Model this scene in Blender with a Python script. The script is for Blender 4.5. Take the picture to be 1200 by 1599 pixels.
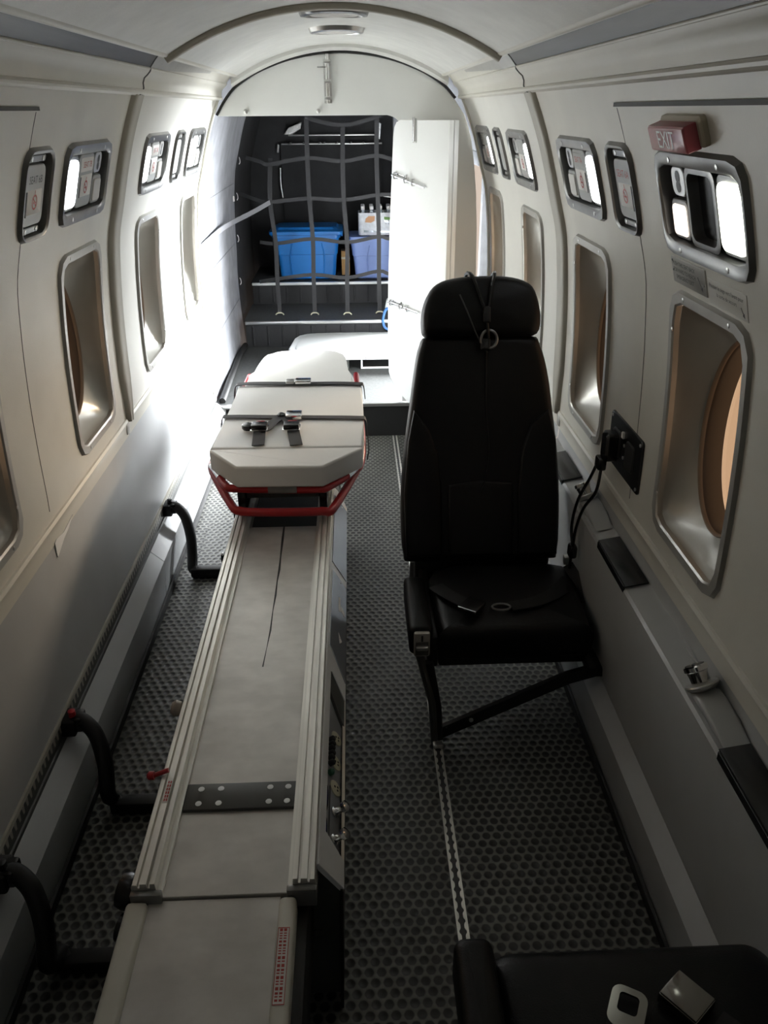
import bpy, bmesh, math, random
import numpy as np
from mathutils import Vector, Matrix
from mathutils.geometry import delaunay_2d_cdt

for o in list(bpy.data.objects):
    bpy.data.objects.remove(o, do_unlink=True)
SC = bpy.context.scene
COL = SC.collection
random.seed(7)

# ---------------------------------------------------------------- camera
# x = right, y = aft (away from the viewer), z = up, cabin floor at z = 0
R = [[0.9992346693928318, -0.03860676083000524, -0.006292336737087298],
     [-0.02308660177287795, -0.452216847794233, -0.891609180857638],
     [0.031576641714702244, 0.8910720737343654, -0.45276205131256203]]
cam = bpy.data.cameras.new('camera')
cam.sensor_fit = 'HORIZONTAL'
cam.sensor_width = 36.0
cam.lens = 36.0 * 1238.23 / 1200.0
cam.clip_start = 0.02
camo = bpy.data.objects.new('camera', cam)
COL.objects.link(camo)
right, up, back = Vector(R[0]), -Vector(R[1]), -Vector(R[2])
M = Matrix(((right.x, up.x, back.x), (right.y, up.y, back.y), (right.z, up.z, back.z))).to_4x4()
M.translation = Vector((0.0382, 0.0, 1.55))
camo.matrix_world = M
SC.camera = camo

# ---------------------------------------------------------------- world and lights
W_ = bpy.data.worlds.new('world')
SC.world = W_
W_.use_nodes = True
bg = W_.node_tree.nodes['Background']
bg.inputs['Color'].default_value = (1.0, 0.83, 0.70, 1)      # warm hangar outside the windows
bg.inputs['Strength'].default_value = 0.38


def area(name, loc, target, sx, sy, power, color):
    l = bpy.data.lights.new(name, 'AREA')
    l.shape = 'RECTANGLE'
    l.size, l.size_y = sx, sy
    l.energy = power
    l.color = color
    o = bpy.data.objects.new(name, l)
    o.location = loc
    d = Vector(target) - Vector(loc)
    o.rotation_euler = d.to_track_quat('-Z', 'Z').to_euler()
    COL.objects.link(o)
    return o


# daylight coming in through the open cargo door in the right side of the baggage hold
cargo = area('cargo_door_daylight', (1.75, 5.75, 1.40), (-0.69, 3.50, 0.80), 1.6, 1.1, 200, (0.93, 0.97, 1.0))
cargo.data.spread = math.radians(66)
# added fill light behind the viewer
area('front_fill_light', (0.0, -0.80, 1.15), (0.0, 1.5, 0.9), 0.7, 0.9, 0.2, (0.98, 1.0, 0.98))

SC.view_settings.view_transform = 'Standard'
SC.view_settings.look = 'None'
SC.view_settings.gamma = 1.0
SC.view_settings.exposure = 0.87
SC.view_settings.use_curve_mapping = False


# ---------------------------------------------------------------- materials
def mat(name, col, rough=0.5, metal=0.0, var=0.0, scale=30.0, bump=0.0, bscale=200.0, spec=0.5, emit=None, estr=0.0,
        coat=0.0, trans=0.0):
    m = bpy.data.materials.new(name)
    m.use_nodes = True
    nt = m.node_tree
    b = nt.nodes['Principled BSDF']
    b.inputs['Base Color'].default_value = (*col, 1)
    b.inputs['Roughness'].default_value = rough
    b.inputs['Metallic'].default_value = metal
    b.inputs['Specular IOR Level'].default_value = spec
    b.inputs['Coat Weight'].default_value = coat
    b.inputs['Transmission Weight'].default_value = trans
    if emit:
        b.inputs['Emission Color'].default_value = (*emit, 1)
        b.inputs['Emission Strength'].default_value = estr
    if var > 0 or bump > 0:
        tc = nt.nodes.new('ShaderNodeTexCoord')
    if var > 0:
        n = nt.nodes.new('ShaderNodeTexNoise')
        n.inputs['Scale'].default_value = scale
        n.inputs['Detail'].default_value = 5
        nt.links.new(tc.outputs['Object'], n.inputs['Vector'])
        r = nt.nodes.new('ShaderNodeValToRGB')
        r.color_ramp.elements[0].position = 0.3
        r.color_ramp.elements[1].position = 0.7
        r.color_ramp.elements[0].color = (*[max(0, c * (1 - var)) for c in col], 1)
        r.color_ramp.elements[1].color = (*[min(1, c * (1 + var)) for c in col], 1)
        nt.links.new(n.outputs['Fac'], r.inputs['Fac'])
        nt.links.new(r.outputs['Color'], b.inputs['Base Color'])
    if bump > 0:
        n2 = nt.nodes.new('ShaderNodeTexNoise')
        n2.inputs['Scale'].default_value = bscale
        n2.inputs['Detail'].default_value = 2
        nt.links.new(tc.outputs['Object'], n2.inputs['Vector'])
        bm_ = nt.nodes.new('ShaderNodeBump')
        bm_.inputs['Strength'].default_value = bump
        bm_.inputs['Distance'].default_value = 0.002
        nt.links.new(n2.outputs['Fac'], bm_.inputs['Height'])
        nt.links.new(bm_.outputs['Normal'], b.inputs['Normal'])
    return m


def brushed(name, col, rough, metal, axis_scale, var=0.15, blotch=0.0):
    """metal or plastic with streaks along one axis"""
    m = mat(name, col, rough, metal)
    nt = m.node_tree
    b = nt.nodes['Principled BSDF']
    tc = nt.nodes.new('ShaderNodeTexCoord')
    mp = nt.nodes.new('ShaderNodeMapping')
    mp.inputs['Scale'].default_value = axis_scale
    nt.links.new(tc.outputs['Object'], mp.inputs['Vector'])
    n = nt.nodes.new('ShaderNodeTexNoise')
    n.inputs['Scale'].default_value = 1.0
    n.inputs['Detail'].default_value = 6
    nt.links.new(mp.outputs['Vector'], n.inputs['Vector'])
    r = nt.nodes.new('ShaderNodeValToRGB')
    r.color_ramp.elements[0].position = 0.3
    r.color_ramp.elements[1].position = 0.7
    r.color_ramp.elements[0].color = (*[c * (1 - var) for c in col], 1)
    r.color_ramp.elements[1].color = (*[min(1, c * (1 + var)) for c in col], 1)
    nt.links.new(n.outputs['Fac'], r.inputs['Fac'])
    last = r.outputs['Color']
    if blotch > 0:
        n3 = nt.nodes.new('ShaderNodeTexNoise')
        n3.inputs['Scale'].default_value = 9
        n3.inputs['Detail'].default_value = 8
        nt.links.new(tc.outputs['Object'], n3.inputs['Vector'])
        mr = nt.nodes.new('ShaderNodeMapRange')
        mr.inputs[1].default_value = 0.35
        mr.inputs[2].default_value = 0.7
        mr.inputs[3].default_value = 1 - blotch
        mr.inputs[4].default_value = 1.0
        nt.links.new(n3.outputs['Fac'], mr.inputs[0])
        mx = nt.nodes.new('ShaderNodeMix')
        mx.data_type = 'RGBA'
        mx.blend_type = 'MULTIPLY'
        mx.inputs[0].default_value = 1
        nt.links.new(last, mx.inputs[6])
        nt.links.new(mr.outputs[0], mx.inputs[7])
        last = mx.outputs[2]
    nt.links.new(last, b.inputs['Base Color'])
    return m


def floor_material():
    """dark rubber matting with staggered oval pockets and rim highlights painted pale"""
    m = bpy.data.materials.new('floor_matting')
    m.use_nodes = True
    nt = m.node_tree
    b = nt.nodes['Principled BSDF']
    tc = nt.nodes.new('ShaderNodeTexCoord')
    sep = nt.nodes.new('ShaderNodeSeparateXYZ')
    nt.links.new(tc.outputs['Object'], sep.inputs[0])

    def math_(op, a, c=None, e=None):
        n = nt.nodes.new('ShaderNodeMath')
        n.operation = op
        for i, v in enumerate((a, c, e)):
            if v is None:
                continue
            if isinstance(v, (int, float)):
                n.inputs[i].default_value = v
            else:
                nt.links.new(v, n.inputs[i])
        return n.outputs[0]
    # sum of three plane waves: its maxima form a hexagonal lattice of pockets 25 mm apart
    k = 2 * math.pi / 0.025
    xk = math_('MULTIPLY', sep.outputs['X'], k)
    yk = math_('MULTIPLY', sep.outputs['Y'], k / math.sqrt(3))
    h = math_('ADD', math_('COSINE', math_('SUBTRACT', xk, yk)), math_('COSINE', math_('ADD', xk, yk)))
    h = math_('ADD', h, math_('COSINE', math_('MULTIPLY', yk, 2.0)))
    a = math_('MULTIPLY_ADD', h, 1 / 4.5, 1.5 / 4.5)
    ramp = nt.nodes.new('ShaderNodeValToRGB')
    ramp.color_ramp.elements[0].position = 0.10
    ramp.color_ramp.elements[1].position = 0.30
    ramp.color_ramp.elements[0].color = (0.20, 0.20, 0.178, 1)  # rims carry their specular sheen in the colour
    ramp.color_ramp.elements[1].color = (0.030, 0.030, 0.028, 1)
    nt.links.new(a, ramp.inputs['Fac'])
    nz = nt.nodes.new('ShaderNodeTexNoise')
    nz.inputs['Scale'].default_value = 3.5
    nz.inputs['Detail'].default_value = 6
    nt.links.new(tc.outputs['Object'], nz.inputs['Vector'])
    mr = nt.nodes.new('ShaderNodeMapRange')
    mr.inputs[1].default_value = 0.3
    mr.inputs[2].default_value = 0.7
    mr.inputs[3].default_value = 0.72
    mr.inputs[4].default_value = 1.15
    nt.links.new(nz.outputs['Fac'], mr.inputs[0])
    mx = nt.nodes.new('ShaderNodeMix')
    mx.data_type = 'RGBA'
    mx.blend_type = 'MULTIPLY'
    mx.inputs[0].default_value = 1
    nt.links.new(ramp.outputs['Color'], mx.inputs[6])
    nt.links.new(mr.outputs[0], mx.inputs[7])
    nt.links.new(mx.outputs[2], b.inputs['Base Color'])
    b.inputs['Roughness'].default_value = 0.42
    bp = nt.nodes.new('ShaderNodeBump')
    bp.invert = True
    bp.inputs['Strength'].default_value = 0.55
    bp.inputs['Distance'].default_value = 0.003
    nt.links.new(a, bp.inputs['Height'])
    nt.links.new(bp.outputs['Normal'], b.inputs['Normal'])
    return m


def pane_material():
    m = bpy.data.materials.new('acrylic_pane')
    m.use_nodes = True
    nt = m.node_tree
    nt.nodes.clear()
    out = nt.nodes.new('ShaderNodeOutputMaterial')
    t = nt.nodes.new('ShaderNodeBsdfTransparent')
    t.inputs['Color'].default_value = (0.95, 0.82, 0.68, 1)     # amber tint stands in for the warm light outside, two faces
    g = nt.nodes.new('ShaderNodeBsdfGlossy')
    g.inputs['Roughness'].default_value = 0.05
    mx = nt.nodes.new('ShaderNodeMixShader')
    mx.inputs[0].default_value = 0.06
    nt.links.new(t.outputs[0], mx.inputs[1])
    nt.links.new(g.outputs[0], mx.inputs[2])
    nt.links.new(mx.outputs[0], out.inputs['Surface'])
    return m


MT = {
    'panel': mat('cream_side_panel', (0.70, 0.68, 0.61), 0.38, var=0.05, scale=6, bump=0.12, bscale=350),
    'panel_aft': mat('cream_side_panel_plain', (0.72, 0.71, 0.66), 0.38, var=0.03, scale=6, bump=0.08, bscale=350),
    'lower': mat('grey_lower_panel', (0.46, 0.47, 0.475), 0.45, var=0.05, scale=5, bump=0.08, bscale=300),
    'ledge': mat('grey_moulded_ledge', (0.44, 0.45, 0.45), 0.38, var=0.04, scale=7, bump=0.08, bscale=300),
    'ceiling': mat('pale_ceiling', (0.68, 0.68, 0.65), 0.42, var=0.06, scale=14, bump=0.2, bscale=260),
    'cream': mat('cream_moulding', (0.66, 0.64, 0.57), 0.4, var=0.03, scale=9),
    'valence': brushed('valence_strip', (0.075, 0.067, 0.062), 0.35, 0.3, (60, 4, 60), 0.2),
    'rib': mat('taupe_joint_cover', (0.42, 0.40, 0.34), 0.45, var=0.04, scale=12),
    'white': mat('white_paint', (0.83, 0.84, 0.83), 0.35, var=0.02, scale=4),
    'bulk': mat('white_bulkhead', (0.78, 0.79, 0.77), 0.4, var=0.02, scale=4),
    'floor': floor_material(),
    'holdfloor': mat('grey_hold_matting', (0.06, 0.062, 0.06), 0.6, var=0.25, scale=60, bump=0.6, bscale=260),
    'black': mat('black_rubber', (0.010, 0.010, 0.010), 0.55, var=0.1, scale=40),
    'blackgloss': mat('black_plastic', (0.012, 0.012, 0.013), 0.25),
    'leather': mat('black_leather', (0.0038, 0.0038, 0.0040), 0.42, var=0.15, scale=60, bump=0.25, bscale=420, spec=0.28),
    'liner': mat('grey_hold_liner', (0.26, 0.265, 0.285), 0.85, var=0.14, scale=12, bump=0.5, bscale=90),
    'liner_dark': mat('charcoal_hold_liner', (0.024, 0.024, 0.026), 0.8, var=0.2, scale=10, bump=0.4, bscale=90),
    'alu': brushed('brushed_aluminium', (0.78, 0.76, 0.71), 0.34, 0.6, (70, 2.5, 70), 0.16),
    'deck': brushed('worn_deck_sheet', (0.66, 0.635, 0.60), 0.40, 0.45, (14, 26, 14), 0.09, 0.18),
    'grey': mat('grey_paint', (0.80, 0.81, 0.81), 0.22, var=0.03, scale=9),
    'greydark': mat('dark_grey_paint', (0.075, 0.077, 0.072), 0.45, var=0.08, scale=14),
    'ctrl': mat('control_panel_grey', (0.33, 0.34, 0.36), 0.3, 0.2, var=0.05, scale=20),
    'bluegrey': mat('glossy_blue_grey_plate', (0.42, 0.45, 0.50), 0.10, 0.5),
    'chrome': mat('chrome', (0.72, 0.72, 0.72), 0.12, 1.0),
    'darkchrome': mat('dark_reflecting_chrome', (0.30, 0.295, 0.28), 0.16, 1.0),  # chrome darkened in its colour to imitate dark reflections
    'steel': mat('satin_steel', (0.55, 0.55, 0.54), 0.3, 0.9),
    'bezel': mat('satin_grey_bezel', (0.23, 0.23, 0.226), 0.3, 0.55, var=0.1, scale=25),
    'bezel2': mat('window_bezel', (0.45, 0.44, 0.41), 0.32, 0.35, var=0.05, scale=25),
    'reveal': mat('window_reveal', (0.46, 0.455, 0.42), 0.28, 0.3, var=0.05, scale=8),
    'gasket': mat('tan_window_gasket', (0.26, 0.20, 0.15), 0.5),
    'tube': mat('brown_window_tunnel', (0.085, 0.066, 0.052), 0.4),
    'pane': pane_material(),
    'lens': mat('lit_lens', (0.9, 0.9, 0.88), 0.4, emit=(0.95, 0.97, 1.0), estr=3.0),
    'lens_warm': mat('lit_lens_warm', (0.9, 0.9, 0.85), 0.4, emit=(0.97, 1.0, 0.86), estr=2.0),
    'lens_pale': mat('pale_lens', (0.72, 0.70, 0.66), 0.3),
    'lens_glow': mat('small_lit_lens', (0.85, 0.8, 0.75), 0.35, emit=(1.0, 0.9, 0.78), estr=0.7),
    'signgrey': mat('grey_sign_plate', (0.40, 0.41, 0.40), 0.35),
    'sticker': mat('white_sticker', (0.78, 0.76, 0.73), 0.5),
    'redink': mat('red_ink', (0.45, 0.05, 0.04), 0.5),
    'blackink': mat('black_ink', (0.02, 0.02, 0.02), 0.5),
    'exitred': mat('exit_sign_red', (0.36, 0.07, 0.085), 0.3),
    'exitface': mat('exit_sign_face', (0.50, 0.20, 0.22), 0.22),
    'whiteink': mat('white_ink', (0.8, 0.78, 0.78), 0.4),
    'tan': mat('tan_plate', (0.52, 0.47, 0.36), 0.45),
    'mattress': mat('white_vinyl', (0.87, 0.865, 0.85), 0.33, var=0.015, scale=6, bump=0.06, bscale=120),
    'redtube': mat('red_painted_tube', (0.42, 0.018, 0.022), 0.3),
    'webbing': mat('black_webbing', (0.03, 0.03, 0.033), 0.7, bump=0.3, bscale=600),
    'seatweb': mat('black_seat_webbing', (0.006, 0.006, 0.0065), 0.6, bump=0.3, bscale=600),
    'net': mat('grey_net_webbing', (0.028, 0.028, 0.030), 0.75, bump=0.3, bscale=600),
    'paleweb': mat('pale_webbing', (0.20, 0.20, 0.215), 0.7),
    'binblue': mat('bright_blue_plastic', (0.013, 0.175, 0.54), 0.35, var=0.06, scale=8),
    'binlilac': mat('lilac_blue_plastic', (0.22, 0.31, 0.62), 0.4, var=0.05, scale=8),
    'water': mat('clear_water_bottle', (0.62, 0.68, 0.74), 0.12, trans=0.35),
    'label': mat('printed_white_label', (0.74, 0.76, 0.80), 0.4, var=0.12, scale=50),
    'green': mat('green_print', (0.16, 0.34, 0.08), 0.5),
    'peach': mat('peach_print', (0.62, 0.32, 0.16), 0.5),
    'card': mat('brown_card', (0.45, 0.26, 0.10), 0.8, var=0.1, scale=40),
    'bluehose': mat('blue_hose', (0.05, 0.16, 0.42), 0.4),
    'foil': mat('silver_foil', (0.6, 0.6, 0.6), 0.3, 1.0, var=0.2, scale=90, bump=1.0, bscale=90),
    'outlet': mat('ivory_outlet', (0.62, 0.60, 0.45), 0.4),
    'greenknob': mat('green_button', (0.03, 0.12, 0.07), 0.3),
    'bluedisp': mat('blue_gauge_face', (0.05, 0.06, 0.22), 0.2),
    'tread': mat('dark_plate', (0.06, 0.06, 0.06), 0.4),
    'knobtan': mat('tan_knob', (0.38, 0.33, 0.28), 0.5),
    'residue': mat('sticker_residue', (0.85, 0.86, 0.86), 0.6),
}

# ---------------------------------------------------------------- object helpers
WL = {}


def finish(o, mesh, parent, label=None, cat=None, group=None, kind=None, recentre=True):
    COL.objects.link(o)
    if parent is None:
        if recentre and len(mesh.vertices):
            co = np.empty(len(mesh.vertices) * 3)
            mesh.vertices.foreach_get('co', co)
            co = co.reshape(-1, 3)
            lo, hi = co.min(0), co.max(0)
            w = Vector(((lo[0] + hi[0]) / 2, (lo[1] + hi[1]) / 2, lo[2]))
        else:
            w = Vector((0, 0, 0))
        mesh.transform(Matrix.Translation(-w))
        o.location = w
        WL[o.name] = w
    else:
        w = WL[parent.name]
        mesh.transform(Matrix.Translation(-w))
        o.parent = parent
        WL[o.name] = w
    tag(o, label, cat, group, kind)
    return o


def tag(o, label=None, cat=None, group=None, kind=None):
    if label:
        o['label'] = label
    if cat:
        o['category'] = cat
    if group:
        o['group'] = group
    if kind:
        o['kind'] = kind
    return o


def thing(name, loc, label=None, cat=None, group=None, kind=None):
    o = bpy.data.objects.new(name, None)
    o.empty_display_size = 0.05
    o.location = loc
    COL.objects.link(o)
    WL[o.name] = Vector(loc)
    return tag(o, label, cat, group, kind)


def mesh_obj(name, verts, faces, m, parent=None, smooth=35, recentre=True, **kw):
    me = bpy.data.meshes.new(name)
    me.from_pydata([tuple(v) for v in verts], [], [tuple(f) for f in faces])
    me.validate()
    bm = bmesh.new()
    bm.from_mesh(me)
    bmesh.ops.remove_doubles(bm, verts=bm.verts, dist=1e-6)
    bmesh.ops.recalc_face_normals(bm, faces=bm.faces)
    bm.to_mesh(me)
    bm.free()
    if smooth:
        me.shade_smooth()
        me.set_sharp_from_angle(angle=math.radians(smooth))
    me.materials.append(MT[m] if isinstance(m, str) else m)
    o = bpy.data.objects.new(name, me)
    return finish(o, me, parent, recentre=recentre, **kw)


def bm_obj(name, bm, m, parent=None, smooth=35, **kw):
    me = bpy.data.meshes.new(name)
    bmesh.ops.recalc_face_normals(bm, faces=bm.faces)
    bm.to_mesh(me)
    bm.free()
    if smooth:
        me.shade_smooth()
        me.set_sharp_from_angle(angle=math.radians(smooth))
    me.materials.append(MT[m] if isinstance(m, str) else m)
    o = bpy.data.objects.new(name, me)
    return finish(o, me, parent, **kw)


def box(name, lo, hi, m, parent=None, bev=0.003, seg=2, mw=None, **kw):
    bm = bmesh.new()
    bmesh.ops.create_cube(bm, size=1)
    s = [hi[i] - lo[i] for i in range(3)]
    c = [(hi[i] + lo[i]) / 2 for i in range(3)]
    for v in bm.verts:
        v.co = Vector((v.co.x * s[0] + c[0], v.co.y * s[1] + c[1], v.co.z * s[2] + c[2]))
    b = min(bev, 0.45 * min(abs(x) for x in s))
    if b > 0:
        bmesh.ops.bevel(bm, geom=bm.edges[:], offset=b, segments=seg, affect='EDGES', profile=0.5)
    if mw is not None:
        bm.transform(mw)
    return bm_obj(name, bm, m, parent, **kw)


def prism(name, pts, vec, m, parent=None, bev=0.0, seg=2, smooth=35, **kw):
    """closed 3-D polygon pts extruded by vec"""
    bm = bmesh.new()
    vec = Vector(vec)
    a = [bm.verts.new(p) for p in pts]
    b = [bm.verts.new(Vector(p) + vec) for p in pts]
    n = len(pts)
    bm.faces.new(a)
    bm.faces.new(b[::-1])
    for i in range(n):
        bm.faces.new((a[i], a[(i + 1) % n], b[(i + 1) % n], b[i]))
    if bev > 0:
        es = [e for e in bm.edges if (e.verts[0] in a) == (e.verts[1] in a)]
        bmesh.ops.bevel(bm, geom=es, offset=bev, segments=seg, affect='EDGES', profile=0.5)
    return bm_obj(name, bm, m, parent, smooth, **kw)


def spline(pts, k=6, closed=False):
    pts = [Vector(p) for p in pts]
    n = len(pts)
    if n < 3:
        return pts
    out = []
    rng = range(n) if closed else range(n - 1)
    for i in rng:
        p0 = pts[(i - 1) % n] if closed or i > 0 else pts[0] * 2 - pts[1]
        p1, p2 = pts[i], pts[(i + 1) % n]
        p3 = pts[(i + 2) % n] if closed or i + 2 < n else pts[-1] * 2 - pts[-2]
        for j in range(k):
            t = j / k
            out.append(0.5 * ((2 * p1) + (p2 - p0) * t + (2 * p0 - 5 * p1 + 4 * p2 - p3) * t * t
                              + (3 * p1 - p0 - 3 * p2 + p3) * t ** 3))
    if not closed:
        out.append(pts[-1])
    return out


def tube_geo(pts, r, n=8, closed=False):
    pts = [Vector(p) for p in pts]
    V, F = [], []
    N = len(pts)
    prev = None
    for i, p in enumerate(pts):
        if closed:
            t = pts[(i + 1) % N] - pts[i - 1]
        else:
            t = pts[min(i + 1, N - 1)] - pts[max(i - 1, 0)]
        if t.length < 1e-9:
            t = Vector((0, 0, 1))
        t.normalize()
        if prev is None:
            a = t.orthogonal().normalized()
        else:
            a = prev - t * prev.dot(t)
            a = a.normalized() if a.length > 1e-6 else t.orthogonal().normalized()
        prev = a
        b = t.cross(a)
        rr = r[i] if isinstance(r, (list, tuple)) else r
        for j in range(n):
            q = 2 * math.pi * j / n
            V.append(p + (a * math.cos(q) + b * math.sin(q)) * rr)
    for i in range(N if closed else N - 1):
        k = (i + 1) % N
        for j in range(n):
            F.append((i * n + j, i * n + (j + 1) % n, k * n + (j + 1) % n, k * n + j))
    if not closed:
        F.append(tuple(range(n))[::-1])
        F.append(tuple((N - 1) * n + j for j in range(n)))
    return V, F


def tube(name, pts, r, m, parent=None, n=8, k=6, closed=False, smoothpath=True, **kw):
    p = spline(pts, k, closed) if smoothpath else pts
    V, F = tube_geo(p, r, n, closed)
    return mesh_obj(name, V, F, m, parent, smooth=50, **kw)


def multi(name, geos, m, parent=None, smooth=40, **kw):
    V, F = [], []
    for v, f in geos:
        o = len(V)
        V += list(v)
        F += [tuple(i + o for i in q) for q in f]
    return mesh_obj(name, V, F, m, parent, smooth, **kw)


def strap_geo(pts, width, th, side):
    """flat webbing along pts; side = direction of its width (one vector or one per point)"""
    pts = [Vector(p) for p in pts]
    N = len(pts)
    V, F = [], []
    for i, p in enumerate(pts):
        t = (pts[min(i + 1, N - 1)] - pts[max(i - 1, 0)]).normalized()
        s = Vector(side[i] if isinstance(side, list) else side)
        s = (s - t * s.dot(t)).normalized()
        nn = t.cross(s)
        for a, b in ((-1, -1), (1, -1), (1, 1), (-1, 1)):
            V.append(p + s * (a * width / 2) + nn * (b * th / 2))
    for i in range(N - 1):
        for j in range(4):
            F.append((i * 4 + j, i * 4 + (j + 1) % 4, (i + 1) * 4 + (j + 1) % 4, (i + 1) * 4 + j))
    F.append((3, 2, 1, 0))
    F.append(tuple((N - 1) * 4 + j for j in range(4)))
    return V, F


def lathe_geo(prof, o, axis, n=20):
    o, axis = Vector(o), Vector(axis).normalized()
    a = axis.orthogonal().normalized()
    b = axis.cross(a)
    V, F = [], []
    for r, h in prof:
        for j in range(n):
            q = 2 * math.pi * j / n
            V.append(o + axis * h + (a * math.cos(q) + b * math.sin(q)) * max(r, 1e-5))
    for i in range(len(prof) - 1):
        for j in range(n):
            F.append((i * n + j, i * n + (j + 1) % n, (i + 1) * n + (j + 1) % n, (i + 1) * n + j))
    F.append(tuple(range(n))[::-1])
    F.append(tuple((len(prof) - 1) * n + j for j in range(n)))
    return V, F


def lathe(name, prof, o, axis, m, parent=None, n=20, **kw):
    V, F = lathe_geo(prof, o, axis, n)
    return mesh_obj(name, V, F, m, parent, smooth=40, **kw)


def rr(hw, hh, r, n=5, cu=0.0, cv=0.0):
    """rounded rectangle outline, counter-clockwise; n steps per corner"""
    out = []
    r = min(r, hw * 0.999, hh * 0.999)
    for cx, cy, a0 in ((hw - r, hh - r, 0), (-hw + r, hh - r, 90), (-hw + r, -hh + r, 180), (hw - r, -hh + r, 270)):
        for i in range(n + 1):
            a = math.radians(a0 + 90 * i / n)
            out.append((cu + cx + r * math.cos(a), cv + cy + r * math.sin(a)))
    return out


def dense_rr(hw, hh, r, N):
    """rounded rectangle resampled to N points by angle from its centre"""
    p = rr(hw, hh, r, 10)
    p = [Vector((x, y)) for x, y in p]
    L = len(p)
    ang = [math.atan2(q.y, q.x) for q in p]
    out = []
    for k in range(N):
        a = -math.pi + 2 * math.pi * k / N
        d = Vector((math.cos(a), math.sin(a)))
        best = None
        for i in range(L):
            q0, q1 = p[i], p[(i + 1) % L]
            e = q1 - q0
            den = d.x * e.y - d.y * e.x
            if abs(den) < 1e-12:
                continue
            t = (q0.x * e.y - q0.y * e.x) / den
            s = (q0.x * d.y - q0.y * d.x) / den
            if t > 0 and -1e-6 <= s <= 1 + 1e-6:
                if best is None or t > best:
                    best = t
        out.append((d.x * best, d.y * best))
    return out


def loft(name, loops, m, parent=None, smooth=35, cap0=False, cap1=False, **kw):
    n = len(loops[0])
    V = [v for l in loops for v in l]
    F = []
    for i in range(len(loops) - 1):
        for j in range(n):
            F.append((i * n + j, i * n + (j + 1) % n, (i + 1) * n + (j + 1) % n, (i + 1) * n + j))
    if cap0:
        F.append(tuple(range(n))[::-1])
    if cap1:
        F.append(tuple((len(loops) - 1) * n + j for j in range(n)))
    return mesh_obj(name, V, F, m, parent, smooth, **kw)


def text_geo(s, size, align='CENTER'):
    cu = bpy.data.curves.new('t', 'FONT')
    cu.body = s
    cu.size = size
    cu.align_x = align
    cu.align_y = 'CENTER'
    cu.resolution_u = 2
    o = bpy.data.objects.new('t', cu)
    COL.objects.link(o)
    dg = bpy.context.evaluated_depsgraph_get()
    me = o.evaluated_get(dg).to_mesh()
    V = [tuple(v.co) for v in me.vertices]
    F = [tuple(p.vertices) for p in me.polygons]
    o.evaluated_get(dg).to_mesh_clear()
    bpy.data.objects.remove(o, do_unlink=True)
    bpy.data.curves.remove(cu)
    return V, F


# ---------------------------------------------------------------- cabin side-wall surface
PZ = [(0.0, 0.672), (0.2, 0.690), (0.645, 0.702), (0.72, 0.698), (0.85, 0.695), (0.98, 0.689), (1.12, 0.677), (1.243, 0.659),
      (1.31, 0.639), (1.40, 0.613), (1.4875, 0.584), (1.55, 0.559), (1.60, 0.537), (1.65, 0.512)]
_z = np.array([p[0] for p in PZ])
_x = np.array([p[1] for p in PZ])
_d = np.gradient(_x, _z)


def X(z):
    i = int(np.clip(np.searchsorted(_z, z) - 1, 0, len(_z) - 2))
    h = _z[i + 1] - _z[i]
    t = (z - _z[i]) / h
    return float((2 * t ** 3 - 3 * t ** 2 + 1) * _x[i] + (t ** 3 - 2 * t ** 2 + t) * h * _d[i]
                 + (-2 * t ** 3 + 3 * t ** 2) * _x[i + 1] + (t ** 3 - t ** 2) * h * _d[i + 1])


def Wp(side, y, z, off=0.0):
    """point on the cabin side wall; off = distance inward along the wall normal"""
    dx = (X(z + 0.004) - X(z - 0.004)) / 0.008
    n = math.hypot(1, dx)
    return Vector((side * (X(z) - off / n), y, z + off * dx / n))


def hold_x(z):
    return X(z) + 0.012


LR = {-1: 'left', 1: 'right'}
WIN_HW, WIN_Z0, WIN_Z1 = 0.1768, 0.7185, 1.243
WIN_ZC, WIN_HH = (WIN_Z0 + WIN_Z1) / 2, (WIN_Z1 - WIN_Z0) / 2
WY = [1.3813 + 0.762 * k for k in range(4)]
PY = [1.362 + 0.762 * k for k in range(4)]
PSU_HW, PSU_ZC, PSU_HH = 0.183, 1.398, 0.0905
NY = [1.775, 3.275]
NAR_HW = 0.086


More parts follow.
